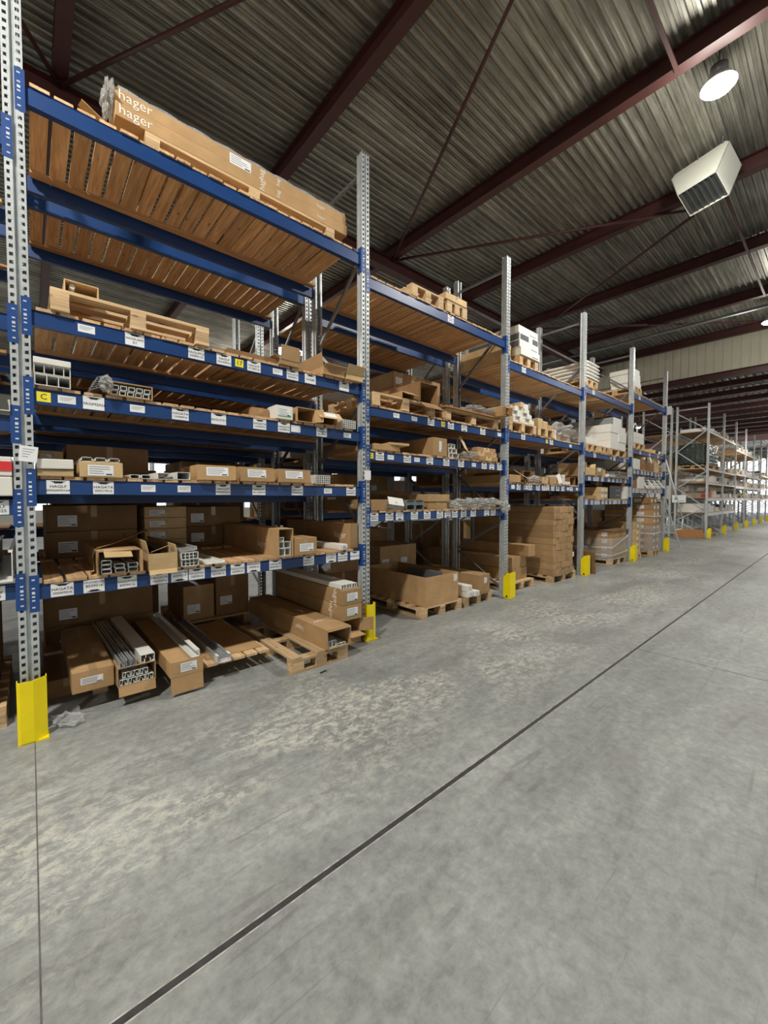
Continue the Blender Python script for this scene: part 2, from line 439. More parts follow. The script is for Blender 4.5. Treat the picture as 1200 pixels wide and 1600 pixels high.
# second hall beyond
tag(corrugated('ceiling_second_hall', -12, 26, WX+.15, 56, 6.52, 'roof_sheet', p=.25, hgt=.05), kind='structure')
xx = 20.3; k = 0
while xx < 44:
    o = MB().box(xx-.07, xx+.07, -12, 26, 6.28, 6.50, 'red_oxide').build('roof_purlin')
    tag(o, 'dark purlin of the second hall, %s behind the cream wall' % (_ord[k] if k < 12 else 'thirteenth'), 'purlin', 'purlins of the second hall')
    xx += 1.95; k += 1
o = MB().box(36.0, 36.35, -12, 26, 5.35, 5.75, 'pink_paint').build('roof_girder')
tag(o, 'pinkish girder in daylight at the far end of the second hall', 'girder')
# far end wall with a wide open doorway, back wall with window openings onto the daylight
b = MB()
b.box(56, 56.2, -12, -1.0, 0, 6.6, 'cladding_grey'); b.box(56, 56.2, 9.5, 26, 0, 6.6, 'cladding_grey'); b.box(56, 56.2, -1.0, 9.5, 5.6, 6.6, 'cladding_grey')
tag(b.build('wall_far'), kind='structure')
b = MB(); ys = 24.0
b.box(-12, 60, ys, ys+.2, 0, 1.0, 'cladding_grey'); b.box(-12, 60, ys, ys+.2, 3.4, 7.4, 'cladding_grey')
x = -12
wk = 1
while x < 60:
    b.box(x, x+1.0, ys, ys+.2, 1.0, 3.4, 'cladding_grey')
    f = MB()
    for q in range(1, 5): f.box(x+1.0+q*.8-.03, x+1.0+q*.8+.03, ys+.05, ys+.12, 1.0, 3.4, 'galv_pale')
    for q in (1.8, 2.6): f.box(x+1.0, x+5.0, ys+.05, ys+.12, q-.03, q+.03, 'galv_pale')
    tag(f.build('window_%d' % wk), kind='structure'); wk += 1
    x += 5.0
tag(b.build('wall_back'), kind='structure')

b = MB(); b.box(-12.2, -12, -12, 26, 0, 7.4, 'cladding_cream'); tag(b.build('wall_left'), kind='structure')  # unseen wall behind the camera, added to cut ambient sky light
b = MB(); b.box(-12, 60, -12.2, -12, 4.6, 7.4, 'cladding_cream')  # unseen side wall with openings, also added to hold back ambient light
for k in range(6): b.box(-12+12*k, -6+12*k, -12.2, -12, 0, 4.6, 'cladding_cream')
tag(b.build('wall_right'), kind='structure')

# ------------------------------------------------------------------ lamps
def high_bay(x, y, z, label, watts, visible='lens', r=.2, light=True):
    t = thing('high_bay_lamp', label, 'ceiling lamp', (x, y, z), 0, 'high bay lamps')
    MB().cyl((0, 0, 0), (0, 0, .12), r, 'galv_pale', 24, r*.55).cyl((0, 0, .12), (0, 0, .24), r*.5, 'galv_dark', 16).build('housing', t)
    MB().cyl((0, 0, -.035), (0, 0, -.002), r*.8, visible, 24, r*.95).build('lens', t)
    MB().cyl((0, 0, .24), (0, 0, (RD if x < WX else 6.52)-z-.004), .012, 'galv_dark', 6).build('suspension_rod', t)
    if light:
        L = bpy.data.lights.new('lamp_light', 'SPOT'); L.energy = watts; L.color = (1.0, .965, .89); L.shadow_soft_size = .2; L.spot_size = math.radians(165); L.spot_blend = .35
        o = bpy.data.objects.new('lamp_light', L); COL.objects.link(o); o.parent = t; o.location = (0, 0, -.10)
        # the milky lens also spills a little light sideways and up onto the roof sheets
        L2 = bpy.data.lights.new('lamp_spill', 'POINT'); L2.energy = watts*.10; L2.color = (1.0, .95, .86); L2.shadow_soft_size = .2
        o = bpy.data.objects.new('lamp_spill', L2); COL.objects.link(o); o.parent = t; o.location = (0, 0, -.30)
    return t
high_bay(6.72, 1.19, 6.80, 'glaring lamp hanging above the white air heater', LAMP_W, 'lens', .19)
high_bay(-1.9, 1.1, 6.80, 'lamp over the aisle just behind the viewer', LAMP_W*1.35)
high_bay(-9.5, 1.1, 6.80, 'lamp over the aisle far behind the viewer', LAMP_W)
high_bay(15.9, 1.50, 6.55, 'lamp glowing at the right edge before the cream wall', LAMP_W*.55)
high_bay(7.0, 13.0, 6.7, 'lamp glaring between the racks behind the nearest bay', LAMP_W*1.3, 'lens', .5)
high_bay(-3.0, 13.0, 6.7, 'lamp over the rear aisle at left', LAMP_W)
high_bay(16.5, 13.0, 6.5, 'lamp over the rear aisle behind the fourth bay', LAMP_W, 'lens', .2)
high_bay(26.0, 7.75, 5.55, 'small lamp shining behind the fifth bay shelves', LAMP_W*.6, 'lens_far', .18)
high_bay(27.0, 1.6, 5.6, 'lamp over the aisle in the second hall', LAMP_W*.7, 'lens_far', .18)
high_bay(38.0, 1.6, 5.4, 'farthest lamp over the aisle in the second hall', LAMP_W*1.2, 'lens_far', .18)

# ------------------------------------------------------------------ air heater
h = thing('air_heater', 'white box air heater with dark louvres hanging tilted from the roof', 'heater', (7.97, 1.41, 6.53), -.27)
TR = Matrix.Rotation(.54, 4, 'Y')
TR = Matrix.Rotation(.54, 4, 'Y')
a_, b_, c_ = .55, .45, .84
cs = MB()
a2 = .84; zt = .66      # the hood widens towards its back
cs.prism([(0, 0), (a_, 0), (a2, zt), (a2-.05, zt+.09), (.07, zt+.09), (0, zt)], 0, .012, 'heater_white', 'x')
cs.box(0, b_, 0, .012, 0, zt, 'heater_white'); cs.box(b_-.012, b_, 0, a_, 0, zt, 'heater_white')
cs.hexa([(0, a_-.012, 0), (b_, a_-.012, 0), (b_, a_, 0), (0, a_, 0), (0, a2-.012, zt), (b_, a2-.012, zt), (b_, a2, zt), (0, a2, zt)], 'heater_white')
cs.box(0, b_, 0, a2, zt, zt+.01, 'heater_white')
cs.box(.012, b_-.012, .012, a_-.012, .035, .045, 'louvre')
o = cs.build('casing', h); o.rotation_euler = (0, .54, 0)
lv = MB()
for k in range(7):
    y = a_*(k+.5)/7
    lv.box(.02, b_-.02, y-.025, y+.020, .008, .016, 'louvre', Matrix.Translation((0, y, .02)) @ Matrix.Rotation(.5, 4, 'X') @ Matrix.Translation((0, -y, -.02)))
o = lv.build('louvres', h); o.rotation_euler = (0, .54, 0)
MB().bar((.38, .1, .45), (.38, .1, RD-6.53), .02, .02, 'galv_dark').build('hanger', h); MB().bar((.38, .45, .45), (.38, .45, RD-6.53), .02, .02, 'galv_dark').build('hanger', h)

# ------------------------------------------------------------------ racking
PX = -.023; PITCH = 2.8; PY = 3.465; DEPTH = 1.03; PH = 5.23
UP_LINE = [(-.026, .092), (-.047, .092), (-.047, .070), (-.036, .064), (-.036, .050), (-.05, .044), (-.05, 0), (-.011, 0), (-.006, .020), (.006, .020), (.011, 0), (.05, 0), (.05, .044), (.036, .050), (.036, .064), (.047, .070), (.047, .092), (.026, .092)]
def upright_mesh(height, m='galv_slots'):
    return cached(('up', height, m), lambda: MB().sheet(UP_LINE, .006, height, .003, m).mesh('upright'))
def plain_post_mesh(height, m):
    return cached(('pp', height, m), lambda: MB().sheet([(-.04, .07), (-.05, .055), (-.05, 0), (-.012, 0), (0, .01), (.012, 0), (.05, 0), (.05, .055), (.04, .07)], .006, height, .004, m).mesh('upright'))
def foot_mesh(): return cached('foot', lambda: MB().box(-.07, .07, -.02, .11, 0, .006, 'galv_dark').mesh('foot_plate'))
BR_Z = [('r', 5.05), ('f', 5.05), None, ('r', 4.9), ('f', 4.2), ('r', 3.4), ('f', 2.6), ('r', 1.95), ('f', 1.2), ('r', .67), ('f', .12)]
def brace_mesh(za, zb, dep, m):
    def mk():
        b = MB(); a, c = Vector((0, .06, za)), Vector((0, dep-.06, zb))
        b.bar(a, c, .004, .036, m, (1, 0, 0)); b.bar(a+Vector((.012, 0, 0)), c+Vector((.012, 0, 0)), .028, .003, m, (1, 0, 0))
        d = (c-a).normalized(); up = Vector((1, 0, 0)).cross(d)
        b = MB()
        for off in (-.016, .016): b.bar(a+up*off, c+up*off, .003, .026, m, (1, 0, 0))
        b.bar(a-Vector((.012, 0, 0)), c-Vector((.012, 0, 0)), .035, .003, m, (1, 0, 0))
        return b.mesh('brace')
    return cached(('br', za, zb, dep, m), mk)
def beam_mesh(length, hgt, m):
    return cached(('bm', round(length, 3), hgt, m), lambda: MB().prism([(0, 0), (.045, 0), (.045, -hgt), (-.002, -hgt), (-.002, -hgt*.18), (.006, -hgt*.14), (.006, -.004)], 0, length, m, 'x').mesh('beam'))
def connector_mesh(side, hgt, m='blue_connector'):
    def mk():
        b = MB(); s = side; z1 = .065; z0 = -hgt-.075
        b.box(min(0, s*.046), max(0, s*.046), -.0195, -.0165, z0, z1, m)      # leg lying on the post face
        b.box(min(s*0, -s*.004), max(s*0, -s*.004), -.0195, .045, z0, z1, m)  # leg across the beam end
        for k, z in enumerate((z1-.03, z1-.085, z1-.115, z1-.14, z0+.075, z0+.03)):
            b.box(s*.026-.008, s*.026+.008, -.021, -.0190, z-(.008 if k == 2 else .0045), z+(.008 if k == 2 else .0045), 'rivet')
        return b.mesh('connector')
    return cached(('cn', side, hgt, m), mk)
def deck_mesh(length, dep, pitch=BP):
    def mk():
        b = MB(); n = int((length-.03)/pitch); rnd = random.Random(int(length*1000)+len(CACHE))
        for k in range(n):
            x = .02 + k*pitch; g = rnd.uniform(.012, .026)
            b.box(x, x+pitch-g, -.004+rnd.uniform(-.012, .010), dep+rnd.uniform(-.01, .01), 0, .021, 'deck_wood')
        return b.mesh('shelf_boards')
    return cached(('dk', round(length, 2), round(dep, 2), len([k for k in CACHE if k[0] == 'dk']) if len([k for k in CACHE if k[0] == 'dk']) < 5 else random.randrange(5) if False else 0), mk)
DECKS = {}
def deck(length, dep):
    key = (round(length, 2), round(dep, 2)); L = DECKS.setdefault(key, [])
    if len(L) < 4:
        b = MB(); n = int((length-.03)/BP); rnd = random.Random(17*len(L)+int(length*100))
        for k in range(n):
            x = .02 + k*BP; g = rnd.uniform(.012, .026)
            b.box(x, x+BP-g, -.004+rnd.uniform(-.012, .010), dep+rnd.uniform(-.01, .01), 0, .021, 'deck_wood')
        L.append(b.mesh('shelf_boards')); return L[-1]
    return random.choice(L)
def batten_mesh(length): return cached(('bt', round(length, 2)), lambda: MB().box(0, length, 0, .07, -.024, 0, 'batten_wood').mesh('batten'))

def card_mesh(lines, kind):
    def mk():
        b = MB()
        if kind == 'yellow':
            b.box(-.036, .036, -.0012, 0, -.032, .032, 'card_yellow'); b.text(lines[0], .052, at_front(0, -.0016, 0), 'ink')
        elif kind == 'small':
            b.box(-.048, .048, -.0012, 0, -.026, .026, 'card_white')
            for k, z in enumerate((.013, .004, -.005)): b.box(-.038, .038-.012*k, -.0018, -.001, z-.0012, z+.0012, 'ink_grey')
        elif kind == 'plain': b.box(-.05, .05, -.0012, 0, -.032, .032, 'card_white')
        else:
            w = .061; b.box(-w, w, -.0012, 0, -.045, .045, 'card_white')
            s = -1 if kind == 'flip' else 1
            z = s*.033
            b.box(-.022, .022, -.0018, -.001, z-.008, z+.007, 'ink')
            b.hexa([(-.045, -.0016, z+s*.006), (.045, -.0016, z+s*.006), (.02, -.0016, z-s*.004), (-.02, -.0016, z-s*.004),
                    (-.045, -.001, z+s*.006), (.045, -.001, z+s*.006), (.02, -.001, z-s*.004), (-.02, -.001, z-s*.004)], 'ink')
            n = len(lines)
            for k, t in enumerate(lines):
                zz = (.004 - .026*k) if s > 0 else (.026 - .026*k)
                if n == 1: zz = -.008
                size = .0255 if len(t) < 9 else .0205
                b.text(t, size, at_front(0, -.0018, zz), 'ink', sx=1.12)
        return b.mesh('label_card')
    return cached(('card', tuple(lines), kind), mk)

def rack(label, X, Y, levels, width=PITCH, dep=DEPTH, height=PH, beam='blue_paint', hts=None, cards=None, end=False,
         front_cards=True, plain=None, name='pallet_rack', cat='racking', conn=True, rear=True, group=None, flip_rear=True, decks=True, batten=True):
    t = thing(name, label, cat, (X, Y, 0), 0, group)
    xs = [0] + ([width] if end else [])
    for x in xs:
        me = plain_post_mesh(height, plain) if plain else upright_mesh(height)
        put('upright', me, t, (x, 0, 0)); put('upright', me, t, (x, dep, 0), (0, 0, PI))
        put('foot_plate', foot_mesh(), t, (x, 0, 0)); put('foot_plate', foot_mesh(), t, (x, dep, 0), (0, 0, PI))
        pr = None
        for q in BR_Z:
            if q is None: pr = None; continue
            if pr is not None:
                za, zb = (q[1], pr[1]) if q[0] == 'f' else (pr[1], q[1])
                put('brace', brace_mesh(round(za, 2), round(zb, 2), round(dep, 3), 'galv_dark' if not plain else plain), t, (x, 0, 0))
            pr = q
    L = width-.108
    for k, z in enumerate(levels):
        hg = (hts[k] if hts else .10)
        fb = put('beam', beam_mesh(L, hg, beam), t, (.054, .018, z))
        if conn:
            put('connector', connector_mesh(-1, hg), fb, (0, 0, 0)); put('connector', connector_mesh(1, hg), fb, (L, 0, 0))
        if rear:
            rb = put('beam', beam_mesh(L, hg, beam), t, (.054+L, dep-.018, z), (0, 0, PI))
        if decks:
            put('shelf_boards', deck(L-.01, dep-.03), t, (.06, .018, z))
            if batten: put('batten', batten_mesh(L-.06), t, (.08, dep-.16, z))
        for c in (cards or {}).get(k, []):
            put('label_card', card_mesh(tuple(c[1]), c[2]), fb, (c[0]-X-.054, -.002, -hg*.5+c[3] if len(c) > 3 else -hg*.5))
    return t

H = 'std'
cards1 = {
 0: [(.153, ('HAGATA', '205009016'), H), (.329, ('HAGGBD508', '8509016'), 'flip'), (.529, ('HAGLFF300', '6009016'), H), (.74, ('HAGATA', '122009016'), H),
     (.885, ('HAGLFF400', '6009010'), 'flip'), (1.015, ('HAGLFF401', '1009016'), H), (1.189, ('HAGGBA', '4529016'), H), (1.353, ('HAGLF200', '2009016'), H),
     (1.498, ('HAGLFF901', '1909016'), 'flip'), (1.708, ('HAGLFF', '4004009016'), H), (2.063, ('HAGLFF', '5006009016'), H), (2.327, ('HAGGBD90', '2109016'), 'flip'),
     (2.473, ('HAGGBD', '5008009016'), H), (2.634, ('HAGUC13',), H)],
 1: [(.146, ('HAGLF', '2002009016A'), H), (.397, ('HAGATA', '205019016'), H), (.678, (), 'small'), (.93, (), 'small'), (1.237, ('HAGLFF', '5006009016'), H),
     (1.555, ('HAGLFF', '4011009019'), H), (1.942, ('HAGLFF', '4006009016'), H), (2.293, (), 'small'), (2.585, ('HAGLFF', '3006009016'), H)],
 2: [(.084, ('C',), 'yellow'), (.204, (), 'small'), (.352, ('HAGM2026',), H), (.617, (), 'small'), (.911, ('HAGATA', '123009016'), H), (1.208, ('HAGUC916',), H),
     (1.569, ('HAGATA', '123509016'), H), (1.807, ('HAGATA', '16309016'), H), (1.93, (), 'plain'), (2.221, ('HAGBRA', '6013013'), H), (2.538, (), 'small')],
 3: [(.321, (), 'small'), (.609, ('HAGSL2005', '51'), H), (1.038, ('HAGLFF20', '350001A'), H), (1.258, ('HAGLF', '1001009016'), H), (1.389, ('17',), 'yellow'),
     (1.521, ('HAGLFF', '4130016'), H), (1.748, (), 'small'), (1.90, ('HAGATA', '5002001'), H), (2.093, ('HAGBR',), H), (2.499, ('HAGBRA',), H)]}
nx = {'n': 0}
NUM = ['4006009016', '205009016', '123009016', '6009016', '2002009016', '1009016', '8509016', '4529016']
COD = ['HAGLFF', 'HAGATA', 'HAGGBD', 'HAGLF', 'HAGBRA', 'HAGUC']
def gen(xs):
    out = []
    for x in xs:
        k = nx['n'] = nx['n']+1
        out.append((x, (COD[k % 6], NUM[k*5 % 8]), 'flip' if k % 4 == 3 else H))
    return out
cards2 = {0: gen([2.906, 3.138, 3.302, 3.551, 3.782, 4.028, 4.183, 4.33, 4.526, 4.746, 5.075, 5.24]),
          1: [(2.86, ('C',), 'yellow')] + gen([2.991]) + [(3.158, (), 'small')] + gen([3.428]) + [(3.594, (), 'small')] + gen([3.826, 4.151, 4.462]) + [(4.752, (), 'small')] + gen([4.999, 5.193, 5.397]),
          2: [(3.248, (), 'small'), (3.547, (), 'small')] + gen([3.847]) + [(4.082, ('18',), 'yellow')] + gen([4.238, 4.526, 4.958]) + [(5.385, (), 'small')],
          3: gen([4.226])}
cards3 = {0: [(5.784, (), 'plain')] + gen([5.956, 6.175, 6.32, 6.577, 6.779, 6.918, 7.109, 7.307, 7.512]) + [(7.724, (), 'small')] + gen([7.861]) + [(8.116, (), 'small')],
          1: gen([6.077]) + [(6.872, ('19',), 'yellow')] + gen([7.036]) + [(7.803, (), 'small')], 2: gen([6.074])}
def spread(x0, x1, n, seed):
    r = random.Random(seed); return [x0+(x1-x0)*(k+.5+r.uniform(-.25, .25))/n for k in range(n)]
cards4 = {0: gen(spread(8.5, 10.95, 12, 1)), 1: gen(spread(8.5, 10.9, 9, 2)), 2: gen([8.95]) + [(9.85, ('20',), 'yellow')] + gen([10.05, 10.7]), 3: gen([8.831])}
cards5 = {0: gen(spread(11.3, 13.75, 15, 3)), 1: gen(spread(11.3, 13.75, 9, 4)), 2: gen([11.8, 12.55, 13.3]), 3: gen([11.669])}
LV = [[1.0, 1.54, 2.07, 2.70, 3.85], [.98, 1.672, 2.262, 2.765, 4.167], [1.385, 2.072, 2.565, 3.968], [1.78, 2.60, 3.69], [1.513, 2.01, 2.50, 3.80], [1.785, 2.26, 2.77, 4.145]]
cards0 = {0: [(-.19, ('HAGLFF', '536009'), H), (-.5, ('HAGATA', '205009016'), H)], 1: [(-.16, ('HAGLF', '2009025'), H), (-.6, ('HAGLFF', '401009'), H)], 2: [(-.4, ('HAGM2026',), H)]}
names = ['partly seen bay of blue and steel racking at the left edge', 'nearest blue beam racking bay, five loaded plank shelves tall', 'second blue racking bay, big open carton standing in it',
         'third blue racking bay, over the tall block of long cartons', 'fourth blue racking bay, white cartons on its third shelf', 'fifth and last blue racking bay beside the steps']
for i, cd in enumerate([cards0, cards1, cards2, cards3, cards4, cards5]):
    lv = LV[i]; rack(names[i], PX+(i-1)*PITCH, PY, lv, hts=[.10]*(len(lv)-1)+[.12], cards=cd, end=(i == 5))
# back-to-back row
names2 = ['rear racking back to back with the bay at the left edge', 'rear racking back to back with the nearest bay', 'rear racking back to back with the second bay',
          'rear racking back to back with the third bay', 'rear racking back to back with the fourth bay', 'rear racking back to back with the fifth bay']
LV2 = [[1.0, 1.6, 2.07, 2.70, 3.85], [.98, 1.60, 2.24, 2.765, 4.167], [.0, 1.385, 2.06, 2.565, 3.968], [1.78, 2.60, 3.69], [1.513, 2.50, 3.80], [1.785, 2.77, 4.145]]
LV2[2] = [1.385, 2.06, 2.565, 3.968]
Y2 = PY+DEPTH+.15
for i in range(6):
    lv = LV2[i]; rack(names2[i], PX+(i-1)*PITCH, Y2, lv, hts=[.10]*(len(lv)-1)+[.12], end=(i == 5), conn=False)
# a third row across a narrow gap, seen through the shelves
Y3 = 6.1
for i in range(6):
    rack('racking of the third row, %s' % ['behind the bay at the left edge', 'seen through the nearest bay', 'seen through the second bay', 'seen through the third bay', 'seen through the fourth bay', 'seen through the fifth bay'][i],
         PX+(i-1)*PITCH, Y3, [1.2, 2.2, 3.1], end=(i == 5), conn=False, batten=False, height=4.85)
# rows of the rear aisle
for i in range(4):
    rack('far racking across the rear aisle, %s' % ['leftmost part', 'second part from the left', 'third part from the left', 'rightmost part'][i],
         3.0+i*PITCH, 13.5+1.2, [1.5, 2.9, 4.2], end=(i == 3), conn=False, batten=False)

# grey racking of the second block
XG = 19.64; GP = 2.955
for i in range(8):
    lv = [.98, 1.56, 2.15, 2.70, 4.15] if i < 2 else [1.55, 2.15, 2.75, 3.9] if i < 5 else [1.5, 2.2, 3.0]
    rack('grey steel racking bay beyond the steps, %s from its near end' % _ord[i], XG+i*GP, PY, lv, width=GP, dep=1.07, beam='card_white' if i >= 0 else 'steel_beam',
         hts=[.12, .12]+[.06]*(len(lv)-2), plain='galv_pale', conn=False, end=(i == 7), group='grey racking beyond the steps', name='steel_rack', height=5.2)
for i in range(6):
    rack('rear grey steel racking beyond the steps, %s bay from its near end' % _ord[i], XG+i*GP, PY+1.07+.12, [1.5, 2.7, 4.15], width=GP, dep=1.07, beam='steel_beam',
         plain='galv_pale', conn=False, end=(i == 5), group='grey racking beyond the steps', name='steel_rack', height=5.2, batten=False)

# yellow post guards
def guard(x, y, label, near=False, mirror=1, h=.40):
    t = thing('post_guard', label, 'post guard', (x, y, 0), 0, 'yellow guards at the rack feet')
    if near:
        MB().sheet([(-.076, .06), (-.076, .015), (-.060, 0), (.004, 0), (.070, .048), (.070, .085)], .012, h, .005, 'guard_yellow').build('shield', t)
    else:
        MB().sheet([(-.075, .0), (.075, .0)], .012, h, .005, 'guard_yellow').build('shield', t)
        for s in (-1, 1):
            MB().prism([(0, .012), (.04, .012), (.045, .05), (.075, .05), (.08, .012), (.12, .012), (.12, h*.80), (.06, h), (0, h)], s*.075-.0025, s*.075+.0025, 'guard_yellow', 'x').build('side_plate', t)
    MB().box(-.075, .075, .004, .10, 0, .010, 'guard_yellow').build('foot', t)
    return t
gl = ['yellow guard at the foot of the nearest upright', 'yellow guard behind the stacked cartons at the second upright', 'yellow guard at the third upright beside the big open carton',
      'yellow guard at the fourth upright beside the carton block', 'yellow guard at the fifth upright beside the wrapped pallet', 'yellow guard at the sixth upright behind the tall pallet']
for i in range(6): guard(PX+i*PITCH + (.01 if i == 0 else 0), PY-.125, gl[i], near=(i < 2))
for i in range(9):
    guard(XG+i*GP, PY-.125, 'yellow guard in the grey racking row, %s from the near end' % _ord[i])

# ------------------------------------------------------------------ goods: builders
def pallet(label, x, y, z, w=.8, d=1.2, rz=0, boards='x', group=None, name='wooden_pallet', n=7, inset=0):
    """x,y = front left corner; top boards run along x when boards == 'x'"""
    t = thing(name, label, 'pallet', (x, y, z), rz, group)
    top, run = MB(), []
    if boards == 'x':
        for k in range(n):
            yy = (d-.095)*k/(n-1); top.box(0, w, yy, yy+.095, .122, .144, 'pallet_wood')
        for k in range(3):
            xx = (w-.1)*k/2; run.append((xx, xx+.1, 0, d))
    else:
        for k in range(n):
            xx = (w-.095)*k/(n-1); top.box(xx, xx+.095, 0, d, .122, .144, 'pallet_wood_deep')
        for k in range(3):
            yy = inset+(d-inset-.1)*k/2; run.append((0, w, yy, yy+.1))
    for r in run: top.box(r[0], r[1], r[2], r[3], .100, .122, 'pallet_wood')
    top.build('top_boards', t)
    for r in run:
        MB().box(r[0], r[1], r[2], r[3], 0, .022, 'pallet_wood').build('runner', t)
        for k in range(3):
            if boards == 'x': yy = inset+(d-inset-.12)*k/2; q = (r[0], r[1], yy, yy+.12)
            else: xx = (w-.12)*k/2; q = (xx, xx+.12, r[2], r[3])
            MB().box(q[0]+.002, q[1]-.002, q[2], q[3], .022, .100, 'pallet_wood').build('block', t)
    return t

def slab(b, hinge, along, out, t, m):
    """a flap: hinge corner, vector along the hinge, vector away from it"""
    h0, al, ou = Vector(hinge), Vector(along), Vector(out)
    n = al.cross(ou).normalized()*t
    b.hexa([h0, h0+al, h0+al+ou, h0+ou, h0+n, h0+al+n, h0+al+ou+n, h0+ou+n], m); return b

def sticker_mesh(w, h, green=False):
    def mk():
        b = MB(); b.box(0, w, -.0012, 0, 0, h, 'card_white')
        r = random.Random(int(w*1000))
        for k in range(4):
            z = h*(.82-.2*k); b.box(w*.06, w*r.uniform(.5, .9), -.0018, -.001, z-.0022, z+.0022, 'ink_grey')
        b.box(w*.7, w*.94, -.0018, -.001, h*.08, h*.2, 'ink')
        if green: b.box(0, w, -.0018, -.001, 0, h*.1, 'ink_green')
        return b.mesh('sticker')
    return cached(('st', round(w, 3), round(h, 3), green), mk)
T = .006
def body_mesh(w, d, h, mode, mat):
    def mk():
        b = MB()
        if mode == 'closed':
            b.box(0, w, 0, d, 0, h, mat); return b.mesh('body', bevel=min(.006, h*.1, w*.1))
        b.box(0, w, 0, d, 0, T, mat)
        if mode == 'front':
            b.box(0, T, 0, d, T, h-T, mat); b.box(w-T, w, 0, d, T, h-T, mat); b.box(0, w, 0, d, h-T, h, mat); b.box(T, w-T, d-T, d, T, h-T, mat)
        elif mode == 'top':
            b.box(0, T, 0, d, T, h, mat); b.box(w-T, w, 0, d, T, h, mat); b.box(T, w-T, 0, T, T, h, mat); b.box(T, w-T, d-T, d, T, h, mat)
        elif mode == 'fronttop':
            b.box(0, T, 0, d, T, h, mat); b.box(w-T, w, 0, d, T, h, mat); b.box(T, w-T, d-T, d, T, h, mat)
        return b.mesh('body')
    return cached(('body', round(w, 3), round(d, 3), round(h, 3), mode, mat), mk)
def carton(label, x, y, z, w, d, h, rz=0, mode='closed', mat='kraft', sticker=None, tape=True, flaps=(), text=None, group=None,
           name='carton', cat='cardboard box', rx=0, ry=0, green=False):
    if mat == 'white_carton' and name == 'carton': name, cat = 'white_box', 'white box'
    t = thing(name, label, cat, (x, y, z), rz, group, rx, ry)
    put('body', body_mesh(w, d, h, mode, mat), t)
    if mode == 'closed' and tape and mat != 'white_carton':
        def mk():
            b = MB(); q = .0009
            b.box(w/2-.024, w/2+.024, -q, 0, h*.55, h+q, 'tape'); b.box(w/2-.024, w/2+.024, -q, d+q, h, h+q, 'tape')
            return b.mesh('tape')
        put('tape', cached(('tp', round(w, 3), round(d, 3), round(h, 3)), mk), t)
    if sticker:
        sx, sz, sw, sh = sticker
        put('sticker', sticker_mesh(sw, sh, green), t, (sx, -.001, sz))
    for f in flaps:
        b = MB(); kind, ln, ang = f[0], f[1], math.radians(f[2])   # ang 0 = continues the wall outwards (-y), + = opens wider
        c, s = math.cos(ang), math.sin(ang)
        if kind == 'bottom': slab(b, (0.004, -.0005, .001), (w-.008, 0, 0), (0, -ln*c, -ln*abs(s)), .005, mat)
        if kind == 'top': slab(b, (0.004, -.0005, h-.006), (w-.008, 0, 0), (0, -ln*c, ln*s), .005, mat)
        if kind == 'left': slab(b, (.001, -.0005, .006), (0, 0, h-.012), (-ln*s, -ln*c, 0), .005, mat)
        if kind == 'right': slab(b, (w-.006, -.0005, .006), (0, 0, h-.012), (ln*s, -ln*c, 0), .005, mat)
        if kind == 'tleft': slab(b, (.001, .004, h+.0005), (0, d-.008, 0), (-ln*s, 0, ln*c), .005, mat)
        if kind == 'tright': slab(b, (w-.006, .004, h+.0005), (0, d-.008, 0), (ln*s, 0, ln*c), .005, mat)
        if kind == 'tfront': slab(b, (.004, .001, h+.0005), (w-.008, 0, 0), (0, -ln*s, ln*c), .005, mat)
        if kind == 'tback': slab(b, (.004, d-.006, h+.0005), (w-.008, 0, 0), (0, ln*s, ln*c), .005, mat)
        b.build('flap', t)
    for q in (text or ()):
        face, px, pz, size, turn, word = q[:6]
        b = MB()
        M = {'front': at_front(px, -.0015, pz, turn), 'left': at_left(-.0015, px, pz, turn), 'top': on_top(px, pz, h+.0015, turn)}[face]
        b.text(word, size, M, 'ink_white'); b.build('printed_text', t)
    return t

def section_mesh(sec, L, m):
    """extruded profile: rectangles (x0,x1,z0,z1) pushed along y"""
    def mk():
        b = MB()
        for r in sec: b.box(r[0], r[1], 0, L, r[2], r[3], m)
        return b.mesh('extrusion')
    return cached(('sec', tuple(sec), round(L, 3), m), mk)
def U(w, h, t=.003, lip=.012):
    return [(0, w, 0, t), (0, t, t, h), (w-t, w, t, h), (t, lip, h-t, h), (w-lip, w-t, h-t, h)]
def BOXS(w, h, t=.003, div=()):
    r = [(0, w, 0, t), (0, w, h-t, h), (0, t, t, h-t), (w-t, w, t, h-t)]
    for d in div: r.append((d, d+t, t, h-t))
    return r
def CHAN(w, h, t=.0035):   # trunking with two inner hooks, mouth down
    return [(0, w, h-t, h), (0, t, 0, h-t), (w-t, w, 0, h-t), (t, w*.28, 0, t), (w*.72, w-t, 0, t), (w*.28, w*.28+t, 0, h*.45), (w*.72-t, w*.72, 0, h*.45), (w*.36, w*.36+t, h*.55, h-t)]
def profile(label, x, y, z, sec, L, m='white_pvc', rz=0, ry=0, group=None, name='trunking_profile', cat='profile', rx=0):
    o = put(name, section_mesh(sec, L, m), None, (x, y, z), (rx, ry, rz)); return tag(o, label, cat, group)

